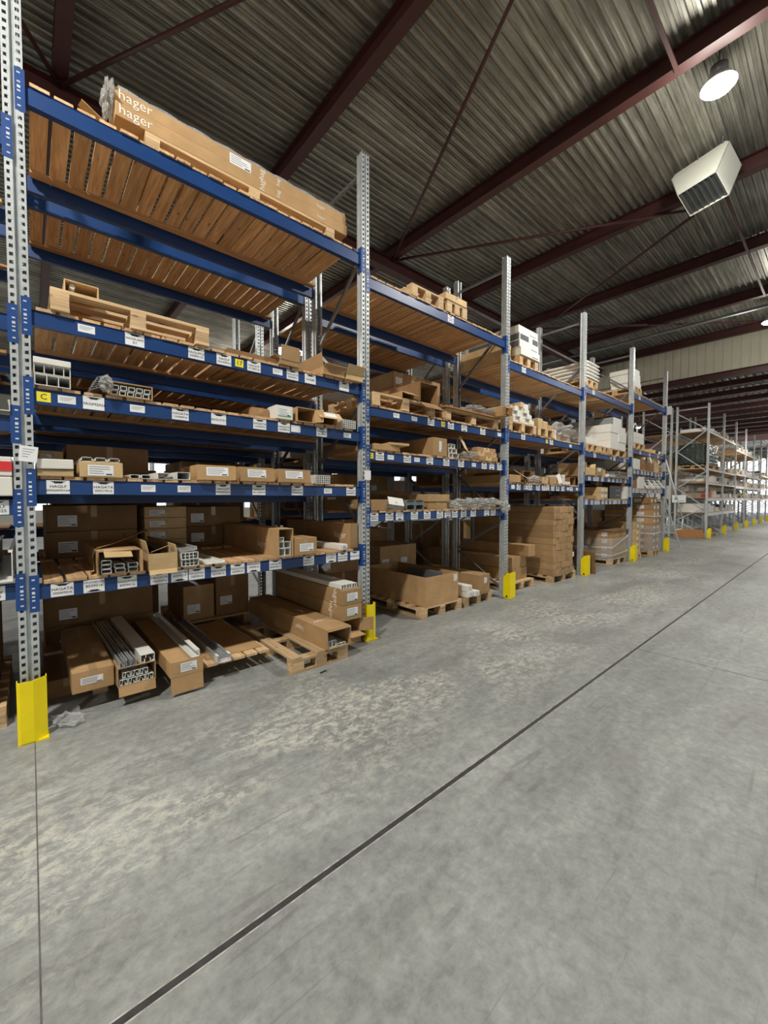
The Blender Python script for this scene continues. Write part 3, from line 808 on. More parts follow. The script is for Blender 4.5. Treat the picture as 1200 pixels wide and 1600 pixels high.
def film_lump(label, x, y, z, sx, sy, sz, rz=0, m='crumpled_film', seed=1, name='plastic_film', cat='plastic wrap'):
    bm = bmesh.new(); bmesh.ops.create_icosphere(bm, subdivisions=4, radius=1)
    r = random.Random(seed); ph = [r.uniform(0, 6) for _ in range(9)]
    for v in bm.verts:
        c = v.co; n = .24*math.sin(5*c.x+ph[0])*math.cos(6*c.y+ph[1])+.16*math.sin(11*c.z+ph[2]+4*c.x)+.12*math.sin(17*c.y+ph[3]+9*c.z)+.05*math.sin(23*c.x+ph[4])
        v.co = Vector((c.x*sx, c.y*sy, c.z*sz))*(1+n)
    lo = min(v.co.z for v in bm.verts)
    for v in bm.verts: v.co.z -= lo
    me = bpy.data.meshes.new('plastic_film'); bm.to_mesh(me); bm.free(); me.materials.append(MATS[m])
    return tag(put(name, me, None, (x, y, z), (0, 0, rz)), label, cat)
#GOODS
# ------------------------------------------------------------------ goods in the nearest bay
SF = [lv+.022 for lv in LV[1]]     # shelf surfaces, lowest first
FY = 3.47
# extra writing cards fastened to uprights
tg = MB().box(-.045, .045, -.0015, 0, -.05, .05, 'card_white')
for k in range(4): tg.box(-.03, .03-.01*k, -.0022, -.001, .03-.016*k-.0015, .03-.016*k+.0015, 'ink_grey')
o = tg.build('paper_tag', None, (.0, 3.440, 1.83), (0, .1, 0)); tag(o, 'white paper tag stuck across the nearest upright', 'paper tag')
tg = MB().box(-.045, .045, -.0015, 0, -.05, .05, 'card_white')
tg.build('paper_tag', None, (2.78, 3.440, 1.80)); o = bpy.data.objects['paper_tag.001']; tag(o, 'white paper tag on the second upright under the third shelf', 'paper tag')

# floor level
pallet('wooden pallet under the two leftmost long cartons', .34, 3.86, 0, .72, 1.12, group='pallets under the nearest bay')
carton('low brown carton on the floor beside the nearest yellow guard', .06, 3.98, 0, .26, 1.2, .142, mat='kraft_brown')
carton('long sealed carton under the nearest bay, beside the yellow guard', .195, 3.585, .146, .253, 1.30, .155, sticker=(.05, .055, .135, .05),
       text=[('top', .17, .42, .07, PI/2, 'hager')])
c = carton('long open carton full of white channels under the nearest bay', .458, 3.50, .146, .25, 1.33, .142, mode='front', flaps=[('bottom', .07, -72)])
CH = CHAN(.052, .042)
for r in range(2):
    for k in range(4 if r == 0 else 3):
        profile('white channel packed in the long open carton, %s row, %s from left' % (('lower', 'upper')[r], _ord[k]), .458+.012+k*.057+(.02 if r else 0), 3.508, .154+r*.052, CH, 1.30, 'white_pvc', group='white channels in the open carton')
profile('wide white channel lying on the carton of white channels', .608, 3.50, .290, CHAN(.095, .062), 1.32, 'white_pvc', rz=.02)
profile('narrow metal channel leaning beside the wide white channel', .548, 3.50, .290, U(.032, .05, .003, .01), 1.3, 'aluminium', rz=.03)
profile('slotted metal strip second from left on the channel carton', .511, 3.49, .290, U(.030, .055, .003, .01), 1.3, 'aluminium', rz=.03)
profile('slotted metal strip leftmost on the channel carton', .473, 3.50, .290, U(.032, .045, .003, .01), 1.3, 'aluminium', rz=.03)
carton('long carton with a hanging flap and white label under the nearest bay', .786, 3.40, .146, .245, 1.42, .128, sticker=(.075, .035, .12, .07), tape=False,
       flaps=[('bottom', .125, -84)])
profile('white angled skirting profile lying on the carton with the hanging flap', .935, 3.40, .276, [(0, .07, 0, .003), (0, .003, 0, .02), (.067, .07, 0, .055), (.035, .070, .050, .053)], 1.40)
p = pallet('pallet covered by a cardboard sheet under the nearest bay', 1.09, 3.50, 0, .56, 1.2, boards='y', n=5, inset=.30)
o = MB().box(0, .5, 0, 1.08, 0, .008, 'kraft').build('cardboard_sheet', None, (1.12, 3.60, .1455)); tag(o, 'flat brown cardboard sheet lying on a pallet', 'cardboard sheet')
c = profile('grey metal trough profile with red and white tape on a pallet', 1.16, 3.44, .1545, U(.11, .06, .0035, .016), 1.45, 'aluminium')
fb = MB().box(-.001, .111, .015, .085, -.0008, .0, 'card_white').box(.1102, .1110, .015, .085, 0, .061, 'card_white').box(-.001, 0, .015, .085, 0, .061, 'card_white')
fb.box(0, .016, .015, .085, .060, .0612, 'card_white').box(.094, .11, .015, .085, .060, .0612, 'card_white').box(.0035, .1065, .005, .075, .0036, .0044, 'card_white')
fb.text('FRAGILE', .028, on_top(.055, .04, .0048), 'ink_red').build('warning_tape', c)
pallet('narrow empty pallet in the middle under the nearest bay', 1.69, 3.14, 0, .60, 1.2, boards='y', n=3)
c = carton('big open long carton with white profile ends, jutting out of the nearest bay', 2.03, 3.10, .146, .262, 1.68, .185, mode='front', rz=.02,
       text=[('top', .13, .30, .085, PI, 'hager'), ('top', .15, .75, .07, PI/2, 'hager'), ('left', .5, .10, .07, PI, 'hager')], flaps=[('top', .02, -8)])
profile('white wide trunking profile inside the jutting open carton', 2.055, 3.12, .154, BOXS(.085, .065, .004, (.04,)), 1.6)
profile('white flat profile beside it inside the jutting open carton', 2.150, 3.12, .154, BOXS(.10, .022, .003, (.05,)), 1.6)
pallet('pallet under the stacked cartons beside the second upright', 2.30, 3.42, 0, .37, 1.2, boards='y', n=3)
carton('lowest open carton of the stack beside the second upright, flap swung out', 2.345, 3.34, .146, .25, 1.45, .150, mode='front', flaps=[('right', .15, 62), ('bottom', .10, -4)])
profile('white box profile inside the lowest open carton by the second upright', 2.40, 3.36, .155, BOXS(.09, .07, .004, (.045,)), 1.4)
carton('middle labelled carton of the stack beside the second upright', 2.345, 3.31, .298, .25, 1.48, .156, sticker=(.06, .04, .135, .085), green=True, tape=False, text=[('left', .2, .08, .09, -PI/2, 'hager')])
carton('top labelled carton of the stack beside the second upright', 2.345, 3.31, .456, .25, 1.48, .158, sticker=(.06, .035, .135, .085), green=True, tape=True, text=[('left', .12, .08, .10, -PI/2, 'hager')])
for k in range(3):
    profile('white skirting profile on the carton stack by the second upright, %s from left' % _ord[k], 2.365+k*.068, 3.35, .6185, BOXS(.062, .045, .003, (.03,)), 1.4, 'white_pvc', rz=.015, group='white skirting profiles on the stack')
film_lump('crumpled clear film on the floor beside the nearest yellow guard', .17, 3.50, .001, .07, .12, .018, .4, m='stretch_film', seed=3)
o = MB().box(-.035, .035, -.007, .007, 0, .006, 'black_plastic').build('plastic_offcut', None, (1.93, 3.02, .0015), (0, 0, .2)); tag(o, 'small black plastic offcut lying on the open floor', 'offcut')

# lowest shelf
z = SF[0]
c = carton('torn open carton stuffed with oval white profiles on the lowest shelf', .352, FY-.02, z, .262, 1.0, .17, mode='front', flaps=[('left', .03, 25), ('right', .03, 20)])
OV = [(.006, .058, 0, .003), (.006, .058, .027, .03), (0, .004, .006, .024), (.060, .064, .006, .024), (.002, .008, .001, .008), (.002, .008, .022, .029), (.056, .062, .001, .008), (.056, .062, .022, .029)]
for k, (x, zz) in enumerate([(.016, 0), (.016, .032), (.016, .064), (.100, 0), (.096, .032), (.180, 0), (.180, .032)]):
    profile('oval white profile in the torn carton, %s' % ['bottom left', 'middle left', 'top left', 'bottom centre', 'top centre', 'bottom right', 'top right'][k],
            .352+x, FY-.015, z+.008+zz, OV, .95, group='oval white profiles in the torn carton')
o = MB().box(0, .17, 0, .09, 0, .006, 'kraft_pale').build('cardboard_piece', None, (.385, FY-.075, z+.128), (.55, .05, .05)); tag(o, 'torn piece of cardboard lying over the oval profiles', 'cardboard piece')
pts = [Vector((.31, 3.50, z+.004)), Vector((.325, 3.56, z+.11)), Vector((.36, 3.60, z+.175)), Vector((.46, 3.66, z+.195)), Vector((.60, 3.74, z+.235)), Vector((.70, 3.80, z+.27)), Vector((.74, 3.84, z+.262))]
b = MB()
for p, q in zip(pts[:-1], pts[1:]):
    w = Vector((.02, .16, 0)); t_ = Vector((0, 0, .006)); b.hexa([p, q, q+w, p+w, p+t_, q+t_, q+w+t_, p+w+t_], 'kraft_brown')
tag(b.build('cardboard_sheet'), 'bent brown cardboard strip arching behind the torn carton', 'cardboard sheet')
c = carton('open topped carton with a small hanging front flap on the lowest shelf', .662, FY-.03, z, .20, 1.0, .125, mode='top', mat='kraft_pale', flaps=[('tleft', .10, 12), ('tright', .06, -10), ('bottom', .035, -75)])
profile('dark brown tray profile inside the open topped carton', .70, FY+.03, z+.010, U(.11, .10, .004, .01), .9, 'black_plastic')
o = MB().box(0, .13, 0, .12, 0, .005, 'kraft').build('cardboard_piece', None, (.69, FY+.02, z+.13), (-.2, -.35, 0)); tag(o, 'folded cardboard piece lying on the open topped carton', 'cardboard piece')
WV = BOXS(.13, .055, .004, (.03, .06, .09)) + [(.02, .11, .024, .027)]
profile('wide white trunking at the bottom of the pair on the lowest shelf', .895, FY-.02, z+.001, WV, 1.1, rz=.06)
profile('wide white trunking at the top of the pair on the lowest shelf', .890, FY-.03, z+.058, WV, 1.1, rz=.06)
profile('grey metal lid profile tilted on top of the white trunking pair', .885, FY-.02, z+.117, U(.13, .028, .004), 1.1, 'aluminium', rz=.06, ry=-.10)
profile('thin white lid profile lying flat beside the trunking pair', 1.075, FY-.03, z+.001, [(0, .16, 0, .004), (0, .004, 0, .022), (.156, .16, 0, .022), (.05, .054, 0, .018)], 1.2, rz=.05)
c = carton('tall narrow long carton with open end on the lowest shelf', 1.712, FY-.05, z, .150, 1.40, .262, mode='front',
           text=[('left', .36, .10, .09, 0, 'hager')])
profile('white trunking low inside the tall narrow carton', 1.725, FY-.03, z+.008, BOXS(.12, .07, .004, (.06,)), 1.34)
profile('white trunking upper one inside the tall narrow carton', 1.725, FY-.03, z+.080, BOXS(.12, .06, .004, (.05,)), 1.34)
profile('thin white hooked profile on top inside the tall narrow carton', 1.725, FY-.03, z+.142, CHAN(.05, .04), 1.34)
carton('small labelled carton beside the tall narrow carton on the lowest shelf', 1.875, FY-.05, z, .245, 1.2, .165, sticker=(.055, .035, .15, .075))
carton('slim white long box lying on the lowest shelf before the right upright', 2.43, FY-.01, z, .10, .9, .062, rz=.08, mat='white_carton', sticker=(.03, .012, .06, .035))
carton('tall brown carton with a white printed word at the right end of the lowest shelf', 2.595, FY+.06, z, .12, 1.4, .27, text=[('left', .17, .14, .10, 0, 'hager')])
o = put('sticker', sticker_mesh(.12, .14), bpy.data.objects['carton.%03d' % (len([q for q in bpy.data.objects if q.name.startswith('carton')])-1)] if False else None, (2.5945, 4.1, z+.07), (0, 0, -PI/2))
bpy.data.objects.remove(o)

# second shelf
z = SF[1]
carton('flattened kraft carton under the white box on the second shelf', .040, FY, z, .19, .9, .045, mat='kraft_pale', tape=False)
carton('white flat box on top at the left end of the second shelf', .038, FY-.01, z+.0465, .192, .8, .065, mat='white_carton', ry=-.02)
c = carton('labelled carton with white profile ends showing on top, second shelf', .262, FY-.01, z, .252, 1.0, .108, sticker=(.045, .012, .15, .075), tape=False, mat='kraft_pale')
for k in range(3):
    profile('oval white profile on the labelled carton of the second shelf, %s' % ('left', 'middle', 'right')[k], .272+k*.08, FY, z+.110, OV[:4], .9, group='oval profiles on the labelled carton')
profile('left rounded white profile lying low on the second shelf', .56, FY+.01, z, OV, 1.0, rz=.05)
profile('right rounded white profile lying low on the second shelf', .632, FY+.0, z, OV, 1.0, rz=.05)
profile('white gutter shaped profile on the second shelf', .74, FY, z, [(0, .12, 0, .004), (0, .004, 0, .05), (.116, .12, 0, .03), (.004, .10, .047, .05)], 1.1, rz=.06)
profile('white gutter profile with a lip beside the open flapped carton', .875, FY, z, [(0, .10, 0, .004), (0, .004, 0, .06), (.096, .1, 0, .06), (.004, .096, .057, .06)], 1.1, rz=.04)
for k, (x, w) in enumerate([(1.03, .27), (1.37, .29), (1.74, .29)]):
    c = carton(['kraft carton with its front flap ajar, leftmost of three on the second shelf', 'kraft carton with closed front, middle of three on the second shelf',
                'kraft carton with tilted front flap, rightmost of three on the second shelf'][k], x, FY-.01, z, w, 1.1, .128, mode='front')
    f = MB().box(0, w+.03, -.005, 0, 0, .122, 'kraft').build('flap', c, (-.01 if k != 1 else 0, -.012, .004), (-.12, 0, (-.16, 0, -.12)[k]))
    put('sticker', sticker_mesh(.17, .07), f, (.07, -.0055, .035))
GR = BOXS(.18, .085, .005) + [(.02+.026*k, .025+.026*k, 0, .085) for k in range(6)] + [(0, .18, .022+.02*k, .026+.02*k) for k in range(3)]
profile('pale comb slotted trunking with gridded end on the second shelf', 2.13, FY-.01, z, GR, 1.1, 'white_pvc', rz=.03)

# third shelf
z = SF[2]
profile('white trunking body at the left end of the third shelf', .040, FY-.01, z, BOXS(.185, .07, .004, (.06, .12)), 1.0)
profile('upper trunking body with a broken lower edge, left end of the third shelf', .038, FY-.01, z+.074, BOXS(.188, .062, .004, (.05, .10, .15)), 1.0, 'white_pvc')
carton('cream white lid box on the trunking at the left end of the third shelf', .036, FY-.02, z+.137, .192, .9, .040, mat='white_carton', tape=False)
for k in range(5):
    o = profile('silver profile in the tilted bundle of the third shelf, %s from below' % _ord[k], .335+.010*k, FY-.01, z+.016+.019*k, BOXS(.075, .016, .003, (.037,)), 1.1, 'aluminium', ry=-.45, group='silver profiles of the tilted bundle')
film_lump('crumpled clear film around the tilted silver bundle', .425, FY-.005, z+.002, .035, .06, .05, 0, seed=5)
c = carton('carton with a tray of square white profiles on the third shelf', .445, FY-.01, z, .27, 1.0, .100, mode='front')
sq = BOXS(.040, .032, .003)
for k in range(10):
    profile('square white profile end in the tray carton, %s row, %s from left' % (('lower', 'upper')[k//5], _ord[k % 5]), .453+(k % 5)*.050+(.008 if k > 4 else 0), FY-.006, z+.008+(k//5)*.036, sq, .9, group='square profiles in the tray carton')
carton('whitish green labelled carton on the third shelf', 1.72, FY-.01, z, .17, .7, .125, mat='white_carton', sticker=(.02, .025, .13, .08), green=True)
carton('kraft carton tucked behind the whitish labelled carton', 1.55, FY+.12, z, .16, .8, .10)
c = carton('big open carton with flaps up near the right end of the third shelf', 1.93, FY-.02, z, .20, .8, .135, mode='front', flaps=[('right', .09, 35)])
c = carton('open carton with a labelled flap folded over at the right of the third shelf', 2.14, FY-.02, z, .25, .9, .125, mode='front', mat='kraft')
f = MB().box(0, .27, -.005, 0, 0, .10, 'kraft_pale').build('flap', c, (-.005, -.01, .125), (2.35, 0, 0)); put('sticker', sticker_mesh(.16, .06), f, (.05, .0012+.001, .02))
profile('ribbed white trunking with gridded end, right end of the third shelf', 2.45, FY-.02, z, GR, .9, 'white_pvc', rz=.02)

# fourth shelf
z = SF[3]
pallet('pale pallet on the fourth shelf of the nearest bay', .13, FY-.02, z, 1.0, .62, boards='x', n=4)
c = carton('small open ended carton lying on the fourth shelf pallet', .205, FY+.01, z+.146, .19, .55, .085, mode='front', mat='kraft_pale')
o = MB().cyl((0, 0, 0), (0, .4, 0), .016, 'white_pvc', 14).build('tube', None, (.250, FY+.03, z+.146+.055)); tag(o, 'short white tube inside the small open ended carton', 'tube')
MBX = MB().box(0, .55, 0, .8, 0, .045, 'kraft_brown'); tag(MBX.build('wood_board', None, (1.30, FY+.03, z)), 'dark low board lying on the fourth shelf', 'board')
c = carton('flat open carton with a tall upright flap on the fourth shelf', 1.76, FY-.02, z, .20, .6, .045, mode='top', flaps=[('tfront', .13, 6), ('tright', .12, 12), ('tleft', .06, 60)])
c = carton('open carton with spread flaps at the right end of the fourth shelf', 2.22, FY-.03, z, .26, .6, .075, mode='top', flaps=[('tleft', .13, 10), ('tback', .12, 25), ('tfront', .05, 65)])
c = carton('pale open carton with a raised flap touching the right upright, fourth shelf', 2.49, FY-.04, z, .22, .6, .055, mode='top', mat='kraft_pale', flaps=[('tright', .14, 18), ('tfront', .10, 30), ('tleft', .05, 40)])
for k in range(3):
    o = MB().cyl((0, 0, 0), (0, .7, 0), .035, 'black_plastic', 18, caps=False).cyl((0, .001, 0), (0, .7, 0), .030, 'black_plastic', 18, caps=False).build('tube', None, (1.42+.085*k, Y2+.05, LV2[1][3]+.022+.036))
    tag(o, 'dark round tube on the rear shelf, %s of three' % ('left', 'middle', 'right')[k], 'tube', 'dark tubes on the rear shelf')

# top shelf of the nearest bay
z = SF[4]
pallet('long pallet carrying the long cartons on the top shelf', .72, 3.56, z, 1.72, .62, boards='x', n=5)
c = carton('lower long carton lying along the top shelf of the nearest bay', .53, 3.56, z+.146, 2.07, .30, .105, tape=False,
           text=[('front', .13, .055, .10, 0, 'hager'), ('front', 1.12, .055, .07, PI/2, 'hag'), ('front', 1.28, .055, .05, PI/2, 'hag'), ('front', 1.75, .05, .045, 0, 'hager')])
c = carton('upper long carton lying along the top shelf of the nearest bay', .53, 3.565, z+.2525, 2.06, .30, .10, tape=False, sticker=(.83, .0, .19, .085),
           text=[('front', .13, .055, .10, 0, 'hager'), ('front', 1.12, .045, .07, PI/2, 'hag'), ('front', 1.28, .055, .05, PI/2, 'hag'), ('front', 1.75, .05, .045, 0, 'hager')])
b = MB()
for k in range(30):
    x0 = .05+k*.068; hh = .030+.006*math.sin(k*1.7)
    b.hexa([(x0, .0, 0), (x0+.068, .0, 0), (x0+.068, .27, 0), (x0, .27, 0), (x0+.002, .01, hh), (x0+.066, .01, .030+.006*math.sin((k+1)*1.7)), (x0+.066, .26, .034), (x0+.002, .26, .034)], 'crumpled_film')
tag(b.build('film_bundle', None, (.50, 3.575, z+.3535)), 'film wrapped profile bundle lying on the long cartons', 'wrapped bundle')
film_lump('loose clear film hanging at the left end of the long cartons', .50, 3.67, z+.18, .035, .12, .10, 0, seed=9)
o = MB().box(0, .16, 0, .10, 0, .005, 'kraft_pale').build('cardboard_piece', None, (.335, 3.60, z+.155), (.2, .35, .2)); tag(o, 'kraft flap piece sticking out left of the long cartons', 'cardboard piece')

# ------------------------------------------------------------------ bay at the left edge
S0 = [lv+.022 for lv in LV[0]]
profile('white tall channel, left of the pair behind the nearest upright', -.34, FY-.02, S0[0], U(.09, .17, .005, .02), 1.6)
profile('white tall channel, right of the pair behind the nearest upright', -.20, FY-.02, S0[0], U(.11, .19, .005, .02), 1.6)
rb_ = carton('red and white carton at the left picture edge', -.36, FY-.02, S0[1]+.125, .28, .6, .12, mat='white_carton', tape=False, sticker=(.05, .02, .12, .07))
MB().box(0, .281, -.002, .3, .03, .09, 'ink_red').build('red_band', rb_, (-.0005, -.001, 0))
carton('white low carton below the red one at the left picture edge', -.37, FY-.02, S0[1], .29, .6, .12, mat='white_carton', tape=False)
profile('white trough profile at the left picture edge on the third shelf', -.30, FY-.02, S0[2], U(.22, .07, .004, .01), 1.0)
carton('kraft carton deep on the lowest shelf at the left picture edge', -.72, FY+.2, S0[0], .34, .8, .40)
pallet('pallet on the floor at the left picture edge', -.95, 3.7, 0, .8, 1.2)
carton('brown carton on the floor pallet at the left picture edge', -.90, 3.75, .146, .7, 1.0, .55, mat='kraft_brown')

# ------------------------------------------------------------------ second bay
S2 = [lv+.022 for lv in LV[2]]
pallet('pallet under the big open carton of the second bay', 3.72, 3.50, 0, .80, 1.25, boards='x')
c = carton('big open topped carton standing on a pallet in the second bay', 3.78, 3.50, .146, .66, 1.22, .385, mode='top', sticker=None)
put('sticker', sticker_mesh(.07, .09), c, (.56, -.001, .27))
MB().text('X', .07, at_front(.60, -.0015, .17), 'ink_grey').build('pencil_mark', c)
carton('dark grey box standing inside the big open carton', 4.08, 3.58, .16, .07, .62, .40, ry=.12, mat='dark_grey_card', tape=False)
pallet('low pallet right of the big open carton in the second bay', 4.62, 3.52, 0, .66, 1.1, boards='x')
carton('closed kraft carton right of the big open carton', 4.93, 3.50, .146, .27, 1.2, .27, sticker=(.12, .14, .07, .08))
carton('lower left slim white box beside the closed kraft carton', 4.60, 3.46, .146, .13, 1.1, .085, mat='white_carton', sticker=(.06, .02, .05, .045))
carton('lower right slim white box beside the closed kraft carton', 4.74, 3.44, .146, .12, 1.1, .075, mat='white_carton', sticker=(.05, .02, .04, .04))
carton('upper slim white box beside the closed kraft carton', 4.59, 3.47, .233, .13, 1.1, .08, mat='white_carton', sticker=(.06, .02, .05, .045))
pallet('pallet of long cartons beside the third upright', 5.90, 3.58, 0, .76, 1.2, boards='x')
for k, (x, zz) in enumerate([(6.10, .146), (6.345, .146), (6.11, .346), (6.35, .346)]):
    carton('long carton by the third upright, %s' % ['lower left', 'lower right', 'second layer left', 'second layer right'][k], x, 3.66+.01*k, zz, .235, 1.9, .198, group='long cartons by the third upright')
carton('topmost long carton by the third upright, pushed forward', 6.40, 3.54, .546, .22, 2.0, .195)
z = S2[0]
carton('kraft carton with faint print at the left end of the second bay lowest shelf', 2.86, FY+.0, z, .24, 1.0, .125, text=[('left', .4, .06, .06, 0, 'hager')], tape=False)
c = film_lump('bunch of white wrapped clips beside the flapped card, second bay', 3.22, FY+.07, z, .06, .09, .05, seed=12)
o = MB().box(0, .22, 0, .005, 0, .10, 'white_carton').build('lid_card', None, (3.10, FY-.03, z+.075), (-.5, .12, -.1)); tag(o, 'cream lid card tilted over the lowest shelf of the second bay', 'card')
for k in range(4):
    profile('grey steel strut on the second bay lowest shelf, %s' % ['lower left', 'lower right', 'upper left', 'upper right'][k], 3.42+.155*(k % 2), FY+.01, z+.062*(k//2), U(.145, .058, .004, .03), 1.25, 'grey_strut', group='grey steel struts')
carton('lower kraft carton of the pair on the second bay lowest shelf', 3.82, FY+.02, z, .36, 1.25, .095, mat='kraft')
carton('upper kraft carton of the pair on the second bay lowest shelf', 3.80, FY+.01, z+.097, .42, 1.25, .095, mat='kraft')
for k, (x, w, hh) in enumerate([(4.30, .06, .05), (4.62, .14, .055), (4.95, .16, .06), (5.28, .12, .06)]):
    film_lump('film wrapped bundle end on the second bay lowest shelf, %s from left' % _ord[k], x, FY+.14, z, w, .20, hh, seed=20+k)
for k in range(3):
    profile('pale profile in the wrapped heap of the second bay, %s' % ('left', 'middle', 'right')[k], 4.45+.28*k, FY+.02, z, BOXS(.16, .05, .004, (.05, .1)), 1.25, 'white_pvc', group='pale profiles in the wrapped heap')
film_lump('torn clear film hanging off the shelf end beside the third upright', 5.44, 3.40, z-.10, .07, .06, .085, seed=31)
z = S2[1]
carton('flat kraft carton at the left of the second bay middle shelf', 2.90, FY, z, .40, .9, .07, tape=False, flaps=())
carton('kraft carton with thin lid askew on the second bay middle shelf', 3.12, FY+.0, z+.072, .28, .5, .028, rz=-.2, mat='kraft_pale', tape=False)
carton('large kraft carton end-on in the middle shelf of the second bay', 3.88, FY, z, .27, 1.15, .235, sticker=(.11, .06, .05, .13))
for k in range(3):
    profile('paper wrapped profile on the second bay middle shelf, %s' % ('bottom', 'middle', 'top')[k], 4.20, FY+.01*k, z+.062*k, BOXS(.20-.03*k, .058, .004, (.07,)), 1.0, 'white_carton', group='paper wrapped profiles')
o = MB().box(0, .10, 0, .30, 0, .006, 'kraft_pale').build('cardboard_piece', None, (4.44, FY-.06, z+.13), (.9, .5, 0)); tag(o, 'pale cardboard strip sliding down beside the wrapped profiles', 'cardboard piece')
film_lump('crumpled paper heap on the second bay middle shelf', 4.66, FY+.05, z, .10, .12, .045, seed=33, m='crumpled_film')
k = 0
for r in range(3):
    for q in range(3):
        carton('small kraft carton right end of the second bay middle shelf, %s row, %s' % (('bottom', 'middle', 'top')[r], ('left', 'centre', 'right')[q]), 4.86+q*.155, FY-.01+.02*r, z+r*.066, .15, .7, .064, mat=('kraft_pale' if (r+q) % 2 else 'kraft'), group='small cartons at the right end of the second bay')
z = S2[2]
pallet('worn pallet at the left of the second bay upper shelf', 2.88, FY-.01, z, 1.02, .9, boards='x', n=5)
c = carton('large dark open carton on the worn pallet, second bay', 3.62, FY+.0, z+.146, .34, 1.15, .25, mode='front', mat='kraft_brown', text=[('left', .3, .16, .07, 0, 'hager')], flaps=[('bottom', .15, -35), ('left', .04, 30)])
carton('small carton with raised lid on the worn pallet, second bay', 3.35, FY+.02, z+.146, .2, .8, .09, mode='front', flaps=[('top', .11, -25)])
pallet('pallet with a board on the second bay upper shelf', 4.12, FY-.01, z, 1.2, .9, boards='x', n=5)
o = MB().box(0, 1.28, 0, .8, 0, .018, 'panel_wood').build('wood_board', None, (4.06, FY-.05, z+.147)); tag(o, 'thin wooden board on a pallet, second bay upper shelf', 'board')
for k, (x, s_) in enumerate([(4.95, .16), (5.16, .12)]):
    film_lump('crumpled pale film heap on the board, second bay, %s' % ('left', 'right')[k], x-.1, FY+.1, z+.166, s_, .14, .05, seed=40+k)
carton('carton with a torn light end jutting past the third upright', 5.20, 3.30, z+.166, .16, .9, .13, mode='front', flaps=[('right', .05, 10), ('left', .04, 5)])
z = S2[3]
pallet('left empty pallet on top of the second bay', 3.50, FY+.01, z, .58, .9, boards='x')
pallet('right empty pallet on top of the second bay', 4.14, FY+.0, z, .42, .9, boards='x')
carton('flat kraft carton on the right pallet on top of the second bay', 4.10, FY-.01, z+.146, .44, .8, .085, mat='kraft_pale')

# ------------------------------------------------------------------ third bay
S3 = [lv+.022 for lv in LV[3]]
pallet('pallet under the tall block of long cartons', 7.02, 3.43, 0, .98, 1.2, boards='x')
proto = carton('x', 0, 0, 0, .1125, 1.7, .1125, mat='kraft', tape=True, group='long cartons in the tall block', cat='long carton', name='long_carton')
first = True
for r in range(11):
    for q in range(7):
        o = proto if first else copy_tree(proto); first = False
        o.location = (7.03+q*.1155+random.uniform(-.001, .001), 3.415+random.uniform(-.012, .012), .146+r*.1135)
        o['label'] = 'long carton in the tall floor block, %s row from below, %s column from left' % (_ord[r], _ord[q])
for r in range(9):
    o = copy_tree(proto); o.location = (7.845, 3.50+random.uniform(-.03, .03), .146+r*.1135)
    o['label'] = 'long carton in the loose column right of the tall block, %s from below' % _ord[r]
tg = MB().box(0, .09, -.0015, 0, 0, .09, 'card_white').box(.01, .06, -.002, -.001, .05, .055, 'ink_grey').build('paper_tag', None, (7.868, 3.452, .42)); tag(tg, 'white paper stuck on the loose carton column low beside the guard', 'paper tag')
o = MB().box(0, .02, 0, .42, 0, .47, 'kraft_brown').build('leaning_panel', None, (8.62, 3.30, .006), (0, -.16, 0)); tag(o, 'grey brown panel leaning beside the fourth yellow guard', 'panel')
z = S3[0]
carton('low kraft carton at the left of the third bay lower shelf', 5.66, FY, z, .34, 1.0, .12)
c = carton('kraft carton with a raised pale lid, third bay lower shelf', 5.98, FY-.01, z, .16, .7, .06, mode='front', mat='kraft')
o = MB().box(0, .16, 0, .30, 0, .006, 'white_carton').build('lid_card', None, (6.02, FY-.10, z+.07), (.55, .25, .1)); tag(o, 'pale lid card sloping off the third bay lower shelf', 'card')
carton('long carton with grid print behind the small boxes, third bay', 6.40, FY+.18, z, .24, 1.0, .22, mode='front', mat='kraft_brown', flaps=[('right', .07, 15)])
film_lump('white wrapped bundle before the grid printed carton', 6.56, FY+.08, z, .09, .10, .055, seed=50)
carton('small square carton in the middle of the third bay lower shelf', 6.68, FY-.01, z, .22, .5, .11, mat='kraft_pale')
carton('kraft carton with side showing on the third bay lower shelf', 6.98, FY, z, .30, .9, .13)
o = MB().box(0, .14, 0, .005, 0, .17, 'white_carton').build('lid_card', None, (7.26, FY-.04, z+.005), (-.25, -.3, 0)); tag(o, 'cream lid leaning against the cartons of the third bay', 'card')
for k in range(5):
    carton('tiny white end box in the third bay lower shelf corner, %s' % ['bottom left', 'bottom middle', 'bottom right', 'second left', 'topmost'][k], 7.46+(.11*(k % 3) if k < 3 else (0 if k == 3 else 0)), FY-.005, z+[0, 0, 0, .062, .124][k], .10, .6, .06, mat='white_carton', tape=False, group='tiny white end boxes')
carton('brown open carton at the right of the third bay lower shelf', 7.84, FY+.03, z, .24, .8, .15, mode='front', mat='kraft_brown')
z = S3[1]
pallet('pallet of small white ended boxes in the third bay', 5.62, FY-.01, z, .84, .9, boards='x')
for r in range(4):
    for q in range([8, 7, 6, 3][r]):
        x = 5.64+q*.1+.02*r if r < 3 else 5.95+q*.1
        carton('small square ended box on the third bay pallet, %s layer, %s from left' % (_ord[r], _ord[q]), x, FY+(.02 if (q+r) % 3 else -.01), z+.146+r*.082, .097, .8, .08, mat=('white_carton' if q > 0 else 'kraft_pale'), tape=False, group='square ended boxes on the third bay pallet')
pallet('small pallet right of the square ended boxes in the third bay', 6.52, FY-.01, z, .60, .9, boards='x')
for q in range(3):
    carton('white kraft mixed box on the small third bay pallet, %s' % ('left', 'middle', 'right')[q], 6.54+q*.17, FY, z+.146, .16, .7, (.15, .12, .07)[q], mat=('kraft_pale', 'kraft_pale', 'kraft')[q], tape=False)
